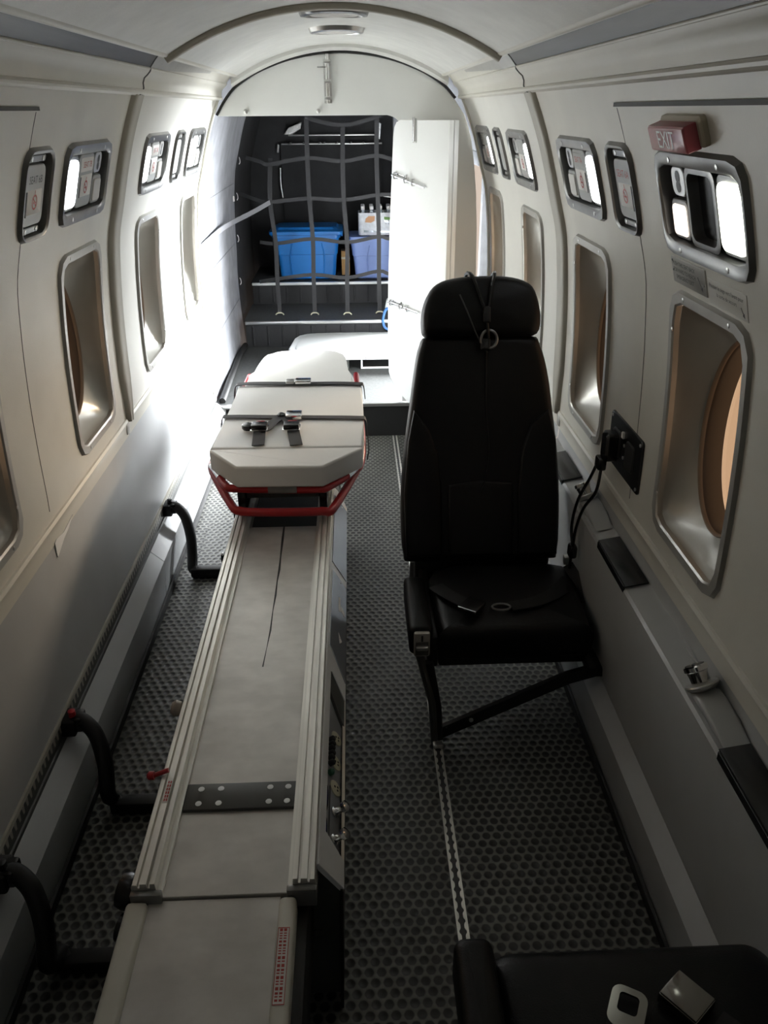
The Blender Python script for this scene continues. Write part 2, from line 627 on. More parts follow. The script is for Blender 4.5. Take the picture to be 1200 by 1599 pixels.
def shell(name, side, y0, y1, z0, z1, holes, m, step=0.035, ystep=0.12, parent=None, **kw):
    """wall sheet with holes (lists of (y,z)), triangulated in the (y,z) plane and bent to the wall profile"""
    pts, edges = [], []

    def loop(l):
        s = len(pts)
        pts.extend(Vector(p) for p in l)
        edges.extend((s + i, s + (i + 1) % len(l)) for i in range(len(l)))
    ny, nz = max(2, int((y1 - y0) / ystep)), max(2, int((z1 - z0) / step))
    b = [(y0 + (y1 - y0) * i / ny, z0) for i in range(ny)] + [(y1, z0 + (z1 - z0) * i / nz) for i in range(nz)] \
        + [(y1 - (y1 - y0) * i / ny, z1) for i in range(ny)] + [(y0, z1 - (z1 - z0) * i / nz) for i in range(nz)]
    loop(b)
    for h in holes:
        loop(h)

    def inside(p, h):
        c = False
        j = len(h) - 1
        for i in range(len(h)):
            if (h[i][1] > p[1]) != (h[j][1] > p[1]) and \
                    p[0] < (h[j][0] - h[i][0]) * (p[1] - h[i][1]) / (h[j][1] - h[i][1]) + h[i][0]:
                c = not c
            j = i
        return c
    for i in range(1, ny):
        for j in range(1, nz):
            p = (y0 + (y1 - y0) * i / ny, z0 + (z1 - z0) * j / nz)
            if not any(inside(p, h) for h in holes):
                pts.append(Vector(p))
    r = delaunay_2d_cdt(pts, edges, [], 0, 1e-5)
    vs, fs = r[0], r[2]
    F = []
    for f in fs:
        c = (sum(vs[i].x for i in f) / len(f), sum(vs[i].y for i in f) / len(f))
        if not any(inside(c, h) for h in holes):
            F.append(f)
    V = [Wp(side, v.x, v.y) for v in vs]
    return mesh_obj(name, V, F, m, parent, smooth=30, **kw)


def sweep_y(name, prof, y0, y1, side, m, parent=None, n=1, th=None, smooth=30, **kw):
    """profile [(x,z)...] of one half of the section, extruded along y"""
    V, F = [], []
    ys = [y0 + (y1 - y0) * i / n for i in range(n + 1)]
    for y in ys:
        V += [(side * x, y, z) for x, z in prof]
    k = len(prof)
    for i in range(n):
        for j in range(k - 1):
            F.append((i * k + j, i * k + j + 1, (i + 1) * k + j + 1, (i + 1) * k + j))
    return mesh_obj(name, V, F, m, parent, smooth, **kw)


def wall_map(side, yc, zc):
    return lambda u, v, n=0.0: Wp(side, yc + u, zc + v, n)


def plate(name, mp, outline, n0, n1, m, parent, bev=0.0015, **kw):
    """flat piece on the wall: outline in (u,v), from n0 up to n1, softly chamfered"""
    cu = sum(p[0] for p in outline) / len(outline)
    cv = sum(p[1] for p in outline) / len(outline)
    hw = max(abs(p[0] - cu) for p in outline)
    hh = max(abs(p[1] - cv) for p in outline)
    b = min(bev, 0.4 * min(hw, hh))
    sx, sy = 1 - b / hw, 1 - b / hh
    ins = [(cu + (u - cu) * sx, cv + (v - cv) * sy) for u, v in outline]
    s = 1 if n1 > n0 else -1
    loops = [[mp(u, v, n0) for u, v in outline], [mp(u, v, n1 - s * min(b, abs(n1 - n0) * .5)) for u, v in outline],
             [mp(u, v, n1) for u, v in ins]]
    return loft(name, loops, m, parent, cap1=True, **kw)


def ring(name, mp, hw0, hh0, r0, hw1, hh1, r1, n_hi, n_lo, m, parent, N=56, edge=0.004, **kw):
    """bezel: outer rounded rectangle to inner one"""
    o = dense_rr(hw0, hh0, r0, N)
    o2 = dense_rr(hw0 - edge, hh0 - edge, r0, N)
    i2 = dense_rr(hw1 + edge, hh1 + edge, r1 + edge, N)
    i = dense_rr(hw1, hh1, r1, N)
    loops = [[mp(u, v, -0.001) for u, v in o], [mp(u, v, n_hi) for u, v in o2], [mp(u, v, n_hi) for u, v in i2],
             [mp(u, v, n_hi * 0.6) for u, v in i], [mp(u, v, n_lo) for u, v in i]]
    return loft(name, loops, m, parent, **kw)


def wall_text(name, s, size, mp, side, u, v, n, m, parent, align='CENTER', **kw):
    V, F = text_geo(s, size, align)
    d = 1 if side < 0 else -1
    return mesh_obj(name, [mp(u + d * x, v + y, n) for x, y, _ in V], F, m, parent, smooth=0, **kw)


# ================================================================ SETTING
mesh_obj('floor', [(-0.70, -0.95, 0), (0.70, -0.95, 0), (0.70, 3.955, 0), (-0.70, 3.955, 0)], [(0, 1, 2, 3)], 'floor', kind='structure')
box('wall_front', (-0.72, -0.98, 0), (0.72, -0.95, 1.85), 'cream', kind='structure')

JY = 2.455      # joint between the forward and the aft liner panels
wall = {}
for s in (-1, 1):
    w = thing('wall_' + LR[s], (s * 0.70, 1.5, 0), kind='structure')
    wall[s] = w
    fw, aw = [], []
    for k, y in enumerate(WY):
        (fw if y < JY else aw).append([(y + u, WIN_ZC + v) for u, v in dense_rr(WIN_HW - 0.012, WIN_HH - 0.012, 0.045, 44)])
    for k, y in enumerate(PY):
        (fw if y < JY else aw).append([(y + u, PSU_ZC + v) for u, v in dense_rr(PSU_HW - 0.008, PSU_HH - 0.008, 0.03, 36)])
    for y in NY:
        (fw if y < JY else aw).append([(y + u, PSU_ZC + v) for u, v in dense_rr(NAR_HW - 0.008, PSU_HH - 0.008, 0.03, 28)])
    shell('upper_panel', s, -0.95, JY, 0.65, 1.60, fw, 'panel', parent=w)
    shell('upper_panel', s, JY, 3.93, 0.65, 1.60, aw, 'panel_aft', parent=w)
    # rolled edge under the upper panels
    prof = [(X(.65) + .002, .675), (X(.65) - .006, .672), (X(.65) - .009, .664), (X(.65) - .006, .655), (X(.65) - .004, .640), (X(.65) - .004, .618),
            (X(.65) + .004, .615)]
    sweep_y('sill_bead', prof, -0.95, JY - 0.03, s, 'cream', w)
    sweep_y('sill_bead', prof, JY - 0.02, 3.93, s, 'cream', w)
    # lower panel
    if s < 0:
        sweep_y('lower_panel', [(0.703, .63), (0.6985, .60), (0.696, .45), (0.690, .20), (0.675, 0)], -0.95, 3.95, s, 'lower', w)
    else:
        sweep_y('lower_panel', [(0.703, .64), (0.700, .588), (0.698, .580), (0.693, .577), (0.655, .570), (0.646, .567), (0.641, .560),
                                (0.6405, .545), (0.648, .42), (0.668, .215), (0.675, .2), (0.675, 0)], -0.95, 2.42, s, 'ledge', w)
        sweep_y('lower_panel', [(0.703, .64), (0.700, .588), (0.698, .580), (0.693, .577), (0.655, .570), (0.646, .567), (0.641, .560),
                                (0.6405, .545), (0.648, .42), (0.668, .215), (0.675, .2), (0.675, 0)], 2.424, 3.95, s, 'ledge', w)
    # joint cover: a rounded strip standing proud of both panels
    zs = [0.66 + i * (1.595 - 0.66) / 40 for i in range(41)]
    V, F = [], []
    for z in zs:
        wdt = 0.036 if z > 0.80 else 0.012 + 0.024 * (z - 0.66) / 0.14
        for u, n in ((-1, -0.002), (-0.85, 0.010), (-0.5, 0.016), (0.3, 0.014), (0.85, 0.018), (0.95, 0.012), (1, -0.002)):
            V.append(Wp(s, JY - 0.01 + u * wdt, z, n))
    for i in range(40):
        for j in range(6):
            F.append((i * 7 + j, i * 7 + j + 1, (i + 1) * 7 + j + 1, (i + 1) * 7 + j))
    mesh_obj('joint_cover', V, F, 'rib', w, smooth=50)
    box('joint_clip', (s * 0.702 - 0.008, JY - 0.05, 0.625), (s * 0.702 + 0.008, JY - 0.02, 0.665), 'bezel2', w, 0.003)
    # escape-hatch seams round the first window station
    sm = []
    for z0, z1, yy in ((0.70, 1.55, 1.715),):
        zz = [z0 + (z1 - z0) * i / 30 for i in range(31)]
        sm.append(strap_geo([Wp(s, yy, z, 0.0004) for z in zz], 0.0016, 0.0008, (0, 1, 0)))
    multi('hatch_seam', sm, 'greydark', w)
    hz = 1.556
    multi('hatch_slot', [strap_geo([Wp(s, y, hz, 0.002) for y in (0.2, 0.9, 1.72)], 0.007, 0.004, (0, 0, 1))], 'black', w)
    # serrated wall rail for the seats
    sweep_y('rail_lip', [(0.696, .256), (0.686, .254), (0.684, .248), (0.686, .242), (0.692, .241)], -0.95, 3.93, s, 'rib', w)
    sweep_y('wall_rail', [(0.690, .243), (0.6875, .241), (0.6875, .206), (0.684, .204), (0.682, .196)], -0.95, 3.93, s, 'greydark', w)
    g = []
    y = 0.2
    while y < 3.9:
        g.append(([(s * .6865, y, .242), (s * .6865, y + .013, .242), (s * .6865, y + .010, .222), (s * .6865, y + .003, .222)], [(0, 1, 2, 3)]))
        y += 0.022
    multi('rail_teeth', g, 'rib', w, smooth=0, kind='stuff')

# ceiling
CR, CZC = 0.885, 1.80 - 0.885


def carc(x, off=0.0):
    return CZC + math.sqrt((CR - off) ** 2 - x * x)


def ceil_sheet(name, y0, y1, m, parent, x1=0.452, off=0.0):
    N = 28
    xs = [-x1 + 2 * x1 * i / N for i in range(N + 1)]
    n = 12
    V = [(x, y0 + (y1 - y0) * j / n, carc(x, off)) for j in range(n + 1) for x in xs]
    F = [(j * (N + 1) + i, j * (N + 1) + i + 1, (j + 1) * (N + 1) + i + 1, (j + 1) * (N + 1) + i) for j in range(n) for i in range(N)]
    return mesh_obj(name, V, F, m, parent, smooth=60)


ceiling = thing('ceiling', (0, 1.5, 1.68), kind='structure')
ceil_sheet('ceiling_panel', -0.95, JY, 'ceiling', ceiling)
ceil_sheet('ceiling_panel', JY, 3.96, 'ceiling', ceiling)
# arched rib across the ceiling joint
tube('ceiling_rib', [(x, JY, carc(x) - 0.004) for x in np.linspace(-0.45, 0.45, 25)], 0.013, 'rib', ceiling, smoothpath=False)

# cornices: bead, groove, dark valence strip, cove
tn = 1
for s in (-1, 1):
    for (y0, y1) in ((-0.95, JY), (JY, 3.93)):
        t = thing('trim_%d' % tn, (s * 0.5, (y0 + y1) / 2, 1.6), kind='structure')
        tn += 1
        sweep_y('ceiling_bead', [(0.436, carc(.436) + .004), (0.440, 1.680), (0.446, 1.676), (0.451, 1.678), (0.454, 1.684), (0.458, 1.692)], y0, y1, s, 'cream', t, smooth=60)
        sweep_y('groove', [(0.452, 1.690), (0.462, 1.6885), (0.470, 1.6815)], y0, y1, s, 'greydark', t)
        if y0 < 0:
            sweep_y('valence', [(0.466, 1.688), (0.470, 1.681), (0.477, 1.674), (0.493, 1.655), (0.496, 1.649)], y0, y1, s, 'valence', t)
        else:
            sweep_y('valence_base', [(0.466, 1.688), (0.470, 1.681), (0.477, 1.674), (0.493, 1.655), (0.496, 1.649)], y0, y1, s, 'cream', t)
            va0 = [(s * x, y0, z - .0015) for x, z in ((0.470, 1.681), (0.477, 1.674), (0.493, 1.655), (0.496, 1.649))]
            va1 = [(s * x, 3.38, z - .0015) for x, z in ((0.470, 1.681), (0.472, 1.679), (0.4745, 1.6765), (0.477, 1.674))]
            mesh_obj('valence_wedge', va0 + va1, [(k, k + 1, k + 5, k + 4) for k in range(3)], 'bezel2', t, smooth=30)
        multi('valence_lip', [tube_geo([(s * .4945, y0, 1.6515), (s * .4945, y1, 1.6515)], .0032, 8)], 'cream', t)
        multi('lower_bead', [tube_geo([(s * .5215, y0, 1.597), (s * .5215, y1, 1.597)], .0065, 8)], 'cream', t)
        sweep_y('cove', [(0.497, 1.656), (0.493, 1.651), (0.495, 1.646), (0.503, 1.638), (0.513, 1.630), (0.518, 1.618), (0.518, 1.606), (0.524, 1.594), (0.533, 1.588),
                         (0.540, 1.590), (0.546, 1.598)], y0, y1, s, 'cream', t, smooth=60)


for s in (-1, 1):
    jp_ = [(0.462, 1.686), (0.470, 1.6805), (0.477, 1.6735), (0.493, 1.6545), (0.492, 1.651), (0.494, 1.6455), (0.502, 1.6375), (0.512, 1.6295), (0.517, 1.618), (0.517, 1.606), (0.523, 1.5935), (0.533, 1.587), (0.541, 1.589)]
    multi('joint_gap', [strap_geo([(s * x, JY, z) for x, z in jp_], .007, .0024, (0, 1, 0))], 'greydark', ceiling)

# windows -------------------------------------------------------------------
def window(num, s, yc):
    w = thing('window_%d' % num, tuple(Wp(s, yc, WIN_Z0)), kind='structure')
    mp = wall_map(s, yc, WIN_ZC)
    ring('window_frame', mp, WIN_HW, WIN_HH, 0.05, WIN_HW - 0.024, WIN_HH - 0.026, 0.034, 0.008, -0.006, 'bezel2', w)
    N = 56
    xc = X(WIN_ZC)
    ell = [(math.cos(-math.pi + 2 * math.pi * k / N), math.sin(-math.pi + 2 * math.pi * k / N)) for k in range(N)]
    a, b = 0.124, 0.198
    inner = dense_rr(WIN_HW - 0.024, WIN_HH - 0.026, 0.034, N)
    loops = []
    for t in (0.0, 0.15, 0.4, 0.7, 0.9, 1.0):
        e = t ** 1.6
        l = []
        for (u, v), (cu, cv) in zip(inner, ell):
            uu, vv = u * (1 - e) + cu * a * e, v * (1 - e) + cv * b * e
            x0 = X(WIN_ZC + vv)
            xx = x0 * (1 - t) + xc * t + 0.006 + 0.053 * t
            l.append(Vector((s * xx, yc + uu, WIN_ZC + vv)))
        loops.append(l)
    loft('reveal', loops, 'reveal', w, smooth=60)

    def el(k, dx):
        return [Vector((s * (xc + dx), yc + cu * (a - k), WIN_ZC + cv * (b - k))) for cu, cv in ell]
    loft('gasket', [el(0.0, 0.059), el(0.002, 0.056), el(0.006, 0.059), el(0.007, 0.064)], 'gasket', w, smooth=60)
    loft('tunnel', [el(0.007, 0.064), el(0.010, 0.070), el(0.008, 0.104)], 'tube', w, smooth=60)
    loft('pane', [el(0.005, 0.105), el(0.005, 0.108)], 'pane', w, smooth=30, cap0=True, cap1=True)
    for u, v in ((-.10, .249), (.10, .249), (-.10, -.249), (.10, -.249), (.155, .18), (.155, -.18)):
        lathe('screw', [(0.0045, 0), (0.0045, 0.0015), (0.0025, 0.0022)], mp(u, v, 0.0075), mp(u, v, 1) - mp(u, v, 0), 'steel', w, 8)


num = 1
for s in (-1, 1):
    for y in WY:
        window(num, s, y)
        num += 1

# side ducts along the floor (one box section per side)
for s in (-1, 1):
    bb = thing('baseboard_' + LR[s], (s * 0.66, 1.5, 0), kind='structure')
    for y0, y1 in ((-0.95, 1.535), (1.538, 2.398), (2.401, 3.95)) if s < 0 else ((-0.95, 2.2), (2.203, 3.95)):
        sweep_y('duct_cover', [(0.692, .196), (0.686, .199), (0.681, .196), (0.6405, .158), (0.650, .022), (0.656, 0.0)], y0, y1, s, 'lower', bb)
    sweep_y('kick_strip', [(0.6475, .030), (0.640, .028), (0.640, 0.002), (0.650, 0.0)], -0.95, 3.95, s, 'black', bb)

# floor seat track: two scalloped aluminium edges over a dark channel
tr = thing('trim_%d' % tn, (0.237, 1.5, 0), kind='structure')
tn += 1
box('channel', (0.2245, -0.9, 0.0005), (0.2505, 3.94, 0.002), 'tread', tr, 0)
V0, F0 = [], []
for sd in (-1, 1):
    ys = np.arange(-0.2, 3.94, 0.0254 / 8)
    base = len(V0)
    for i, y in enumerate(ys):
        q_ = (i % 8 - 4) * 0.0254 / 8
        xo = 0.2375 + sd * 0.0125
        xi = 0.2375 + sd * max(0.0042, math.sqrt(max(0.0, 0.0082 ** 2 - q_ * q_)))
        V0 += [(xo, y, 0.0045), (xi, y, 0.0045), (xi, y, 0.0005)]
    for i in range(len(ys) - 1):
        k = base + i * 3
        F0 += [(k, k + 1, k + 4, k + 3), (k + 1, k + 2, k + 5, k + 4)]
mesh_obj('track_edge', V0, F0, 'alu', tr, smooth=0)

# ---------------------------------------------------------------- aft bulkhead
BY = 3.95
ARCH = [(-.548, 1.527), (-.505, 1.588), (-.453, 1.640), (-.36, 1.693), (-.24, 1.736), (-.12, 1.760), (0, 1.768), (.12, 1.760), (.24, 1.736), (.36, 1.693),
        (.453, 1.640), (.505, 1.588), (.555, 1.52), (.583, 1.44), (.603, 1.33), (.618, 1.20), (.628, 1.05), (.634, .85), (.638, .55), (.640, .19)]
bulk = thing('wall_bulkhead', (0, BY, 0.18), kind='structure')
corner = [(0.276 - 0.07 + 0.07 * math.cos(a), 1.457 + 0.07 * math.sin(a)) for a in np.linspace(0, math.pi / 2, 8)]
pts = [(x, BY, z) for x, z in ARCH] + [(0.276, BY, 0.19)] + [(x, BY, z) for x, z in corner]
prism('bulkhead_panel', pts, (0, 0.022, 0), 'bulk', bulk, 0.002, 1)
# arch trim and black seal
tube('seal', [(x * 1.004, BY - 0.004, z + .004) for x, z in ARCH[:12]], 0.006, 'black', bulk, k=4)
V, F = [], []
xs = np.linspace(-0.47, 0.47, 41)
for x in xs:
    zt = carc(x) if abs(x) < .452 else carc(.45)
    zb = 1.772 - 0.62 * x * x
    V += [(x, 3.90, zt + 0.002), (x, 3.90, min(zt, zb + .016)), (x, 3.915, min(zt - .002, zb + .006)), (x, 3.965, min(zt - .003, zb + .004))]
for i in range(40):
    for j in range(3):
        F.append((i * 4 + j, (i + 1) * 4 + j, (i + 1) * 4 + j + 1, i * 4 + j + 1))
mesh_obj('arch_trim', V, F, 'ceiling', bulk, smooth=50)
for s in (-1, 1):
    g = [strap_geo([Wp(s, 3.925, z, 0.004) for z in np.linspace(0.22, 1.60, 34)], 0.03, 0.01, (0, 1, 0))]
    multi('edge_trim', g, 'cream', bulk, smooth=60)

multi('dark_seal', [strap_geo([(-hold_x(z) + .010, 3.968, z) for z in np.linspace(.19, .86, 14)], .016, .006, (0, 1, 0))], 'black', bulk)
# folded two-leaf door leaning into the cabin, hinged on the bulkhead jamb
door = thing('door_1', (0.30, 3.90, 0.24), kind='structure')
a_ = math.radians(40)
du, dn = Vector((math.sin(a_), -math.cos(a_), 0)), Vector((-math.cos(a_), -math.sin(a_), 0))
O_ = Vector((0.272, 3.925, 0))


def leaf(name, edge, width, n0, th):
    out = []
    for u, z in edge:
        out.append(O_ + du * u + dn * n0 + Vector((0, 0, z)))
    out2 = out + [O_ + du * width + dn * n0 + Vector((0, 0, 0.235)), O_ + du * width + dn * n0 + Vector((0, 0, 1.508))]
    return prism(name, out2, dn * th, 'white', door, 0.003, 2)


free = [(0.045, 1.508), (0.02, 1.500), (0.006, 1.480), (0.0, 1.44), (-0.012, 1.25), (-0.025, 1.05), (-0.036, .80), (-0.040, .55), (-0.036, .36), (-0.025, .335), (0.06, .26), (0.10, .235)]
leaf('front_leaf', free, 0.345, 0.030, 0.027)
leaf('rear_leaf', [(u + 0.01, z) for u, z in free], 0.345, 0.0, 0.027)


def dpt(u, z, n):
    return O_ + du * u + dn * (0.057 + n) + Vector((0, 0, z))


def slide_bolt(u, z, tilt):
    b = thing_part = prism('bolt_plate', [dpt(u + x, z + y + tilt * x, 0) for x, y in ((-.005, -.012), (.09, -.012), (.09, .012), (-.005, .012))], dn * 0.002, 'chrome', door, 0.0006, 1)
    multi('bolt_rod', [tube_geo([dpt(u - .008, z - tilt * .008, .011), dpt(u + .20, z + .20 * tilt, .011)], 0.0055, 8)], 'chrome', door)
    for x in (0.008, 0.075, 0.125):
        p = dpt(u + x, z + tilt * x, 0.010)
        multi('bolt_guide', [tube_geo([p - dn * .009 - Vector((0, 0, .013)), p + dn * .002 - Vector((0, 0, .013)), p + dn * .006, p + dn * .002 + Vector((0, 0, .013)), p - dn * .009 + Vector((0, 0, .013))], 0.003, 6)], 'chrome', door)
    p = dpt(u + .10, z + tilt * .1, .014)
    multi('bolt_knob', [tube_geo([p, p + Vector((0, 0, .028)) + dn * .01], 0.004, 6)], 'chrome', door)


slide_bolt(0.012, 1.285, -0.20)
slide_bolt(-0.018, 0.715, -0.10)
prism('latch_plate', [dpt(x, z, 0) for x, z in ((.125, 1.42), (.150, 1.42), (.150, 1.515), (.125, 1.515))], dn * .003, 'steel', door, .0006, 1)
multi('latch_rod', [tube_geo([dpt(.1375, 1.425, .007), dpt(.1375, 1.52, .007)], .005, 8)], 'chrome', door)
# vertical bolt and knobs on the bulkhead header
vb = thing('slide_bolt', (-0.055, BY - .01, 1.57), 'chrome vertical slide bolt at the top of the white bulkhead', 'bolt')
box('plate', (-.072, BY - .004, 1.575), (-.038, BY, 1.745), 'steel', vb, .001)
multi('rod', [tube_geo([(-.055, BY - .016, 1.575), (-.055, BY - .016, 1.764)], .010, 10)], 'chrome', vb)
for z in (1.595, 1.66, 1.735):
    box('guide', (-.071, BY - .030, z - .007), (-.039, BY - .003, z + .007), 'steel', vb, .003)
multi('handle', [tube_geo([(-.055, BY - .02, 1.715), (-.098, BY - .024, 1.715)], .0035, 8)], 'chrome', vb)
for i, x in enumerate((-0.42, -0.10)):
    lathe('stud', [(.008, 0), (.009, .004), (.006, .010), (.010, .014), (.010, .022), (.004, .026)], (x, BY - .001, 1.545), (0, -1, 0), 'steel', None, 12,
          label=('small round steel stud near the left edge of the bulkhead header', 'small round steel stud below the vertical bolt on the header')[i], cat='stud', group='studs on the bulkhead header')

# ---------------------------------------------------------------- baggage hold
HZ = 0.18
mesh_obj('floor_hold', [(-.70, 3.955, HZ), (.70, 3.955, HZ), (.70, 5.10, HZ), (-.70, 5.10, HZ)], [(0, 1, 2, 3)], 'holdfloor', kind='structure')
sill = thing('trim_%d' % tn, (0, 3.95, 0), kind='structure')
tn += 1
box('riser', (-.69, 3.950, 0), (.69, 3.956, HZ - .012), 'black', sill, 0)
box('nosing', (-.69, 3.938, HZ - .014), (.69, 3.972, HZ + .004), 'steel', sill, .003)


def ribbed_step(nm, y, z0, z1, yend, mrise, mtop, medge, eh):
    st = thing(nm, (0, y, z0), kind='structure')
    box('riser', (-.66, y, z0), (.66, y + .01, z1 - eh), mrise, st, 0)
    x = -.62
    while x < .62:
        box('rib', (x, y - .008, z0 + .01), (x + .012, y + .002, z1 - eh - .012), mrise, st, .003, 1)
        x += 0.094
    box('edge_strip', (-.66, y - .014, z1 - eh), (.66, y + .012, z1 + .001), medge, st, .002)
    box('deck', (-.67, y + .010, z1 - .006), (.67, yend, z1), mtop, st, 0)


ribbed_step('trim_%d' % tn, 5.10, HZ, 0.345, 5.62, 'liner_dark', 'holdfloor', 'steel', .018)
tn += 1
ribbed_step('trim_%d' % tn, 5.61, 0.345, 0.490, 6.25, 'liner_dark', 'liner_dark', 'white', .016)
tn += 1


HP = [(hold_x(z), z) for z in np.linspace(0.02, 1.52, 26)]
xt, zt = HP[-1]
top = []
for i in range(1, 15):
    t = i / 14
    a = math.pi / 2 * t
    top.append((xt * math.cos(a) ** 0.92 if t < 1 else 0.0, zt + (1.795 - zt) * math.sin(a) ** 1.05))


def hold_wall(nm, s, m1, m2, hole):
    hw = thing(nm, (s * .68, 4.6, 0), kind='structure')
    prof = HP + top
    segs = [('liner', 3.96, 5.34, m1), ('aft_liner', 5.34, 6.26, m2)]  # daylight falling off along the liner is put into the darker aft colour
    for nme, y0, y1, mm in segs:
        V, F = [], []
        ys = sorted(set(list(np.linspace(y0, y1, 12)) + ([4.06, 5.26] if hole and y0 < 4 else [])))
        for y in ys:
            V += [(s * x, y, z) for x, z in prof]
        k = len(prof)
        for i in range(len(ys) - 1):
            for j in range(k - 1):
                yc = (ys[i] + ys[i + 1]) / 2
                zc = (prof[j][1] + prof[j + 1][1]) / 2
                if hole and 4.06 < yc < 5.26 and 0.19 < zc < 1.33:
                    continue
                F.append((i * k + j, i * k + j + 1, (i + 1) * k + j + 1, (i + 1) * k + j))
        mesh_obj(nme, V, F, mm, hw, smooth=50)
    return hw


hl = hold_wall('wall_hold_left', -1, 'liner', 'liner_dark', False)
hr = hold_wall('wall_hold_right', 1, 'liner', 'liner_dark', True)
# jamb round the cargo door opening
for lo, hi in (((.66, 4.02, .14), (.78, 4.07, 1.36)), ((.66, 5.25, .14), (.78, 5.30, 1.36)), ((.63, 4.02, 1.31), (.76, 5.30, 1.37)), ((.66, 4.02, .12), (.78, 5.30, .18))):
    box('door_jamb', lo, hi, 'liner', hr, .004)
# quilt seams on the liner
for z in (0.45, 0.80, 1.15):
    multi('liner_seam', [strap_geo([(-hold_x(z) + .003, y, z) for y in np.linspace(3.97, 5.3, 6)], .004, .0015, (0, 0, 1))], 'liner', hl)
tube('liner_hem', [(-.672 + .008 * math.sin(5 * y), y, .194 + .006 * math.sin(9 * y + 1)) for y in np.linspace(4.0, 5.09, 16)], .018, 'black', hl, n=8, k=3)
wa = thing('wall_aft', (0, 6.24, 0), kind='structure')
box('aft_closure', (-.75, 6.25, 0), (.75, 6.28, 1.85), 'liner_dark', wa, 0)
box('aft_board', (-.46, 6.215, .50), (.262, 6.235, 1.335), 'liner_dark', wa, .004)
box('board_rail', (-.452, 6.205, 1.330), (.262, 6.220, 1.340), 'steel', wa, .002)
box('upper_rail', (-.40, 6.205, 1.386), (.25, 6.222, 1.396), 'steel', wa, .002)
tube('board_edge', [(-.462, 6.21, .98), (-.472, 6.21, 1.08), (-.468, 6.21, 1.18)], .006, 'foil', wa)
for pts in ([(-.43, 6.2, 1.395), (-.395, 6.2, 1.44), (-.30, 6.2, 1.475), (-.31, 6.2, 1.43), (-.37, 6.2, 1.395)],
            [(.225, 6.2, 1.37), (.25, 6.2, 1.36), (.258, 6.2, 1.46), (.24, 6.2, 1.47)],
            [(-.485, 6.2, 1.28), (-.47, 6.2, 1.28), (-.465, 6.2, 1.33), (-.478, 6.2, 1.335)]):
    prism('foil_patch', pts, (0, .012, 0), 'foil', wa, .003, 1)
for x in (-.40, -.30, -.19, -.16, -.07, .03, .12):
    box('rail_clip', (x, 6.196, 1.335), (x + .022, 6.206, 1.35), 'blackgloss', wa, .002)
# grey padded post at the right of the hold
lathe('padded_post', [(.030, 0), (.032, .01), (.032, 1.34), (.030, 1.36)], (.335, 5.45, .346), (0, 0, 1), 'liner', None, 14,
      label='grey padded vertical post at the right end of the cargo net', cat='post')


# ================================================================ WALL UNITS
def no_smoking(mp, side, u, v, r, n, parent):
    d = 1 if side < 0 else -1
    N = 24
    V, F = [], []
    for i in range(N):
        a = 2 * math.pi * i / N
        for q in (r, r * 0.76):
            V.append(mp(u + q * math.cos(a), v + q * math.sin(a), n))
    for i in range(N):
        k = (i + 1) % N
        F.append((2 * i, 2 * k, 2 * k + 1, 2 * i + 1))
    geos = [(V, F)]
    w = r * 0.11
    for p, q in (((-.62, .55), (.62, -.55)), ((-.55, -.1), (.6, -.1)), ((0, .7), (0, 1.5))):
        p, q = Vector((p[0] * d, p[1])) * r, Vector((q[0] * d, q[1])) * r
        e = (q - p).normalized()
        pr = Vector((-e.y, e.x)) * w
        geos.append(([mp(u + c.x, v + c.y, n) for c in (p + pr, p - pr, q - pr, q + pr)], [(0, 1, 2, 3)]))
    return multi('no_smoking_mark', geos, 'redink', parent, smooth=0)


def rect(u0, u1, v0, v1, r=0.006, n=4):
    return rr((u1 - u0) / 2, (v1 - v0) / 2, r, n, (u0 + u1) / 2, (v0 + v1) / 2)


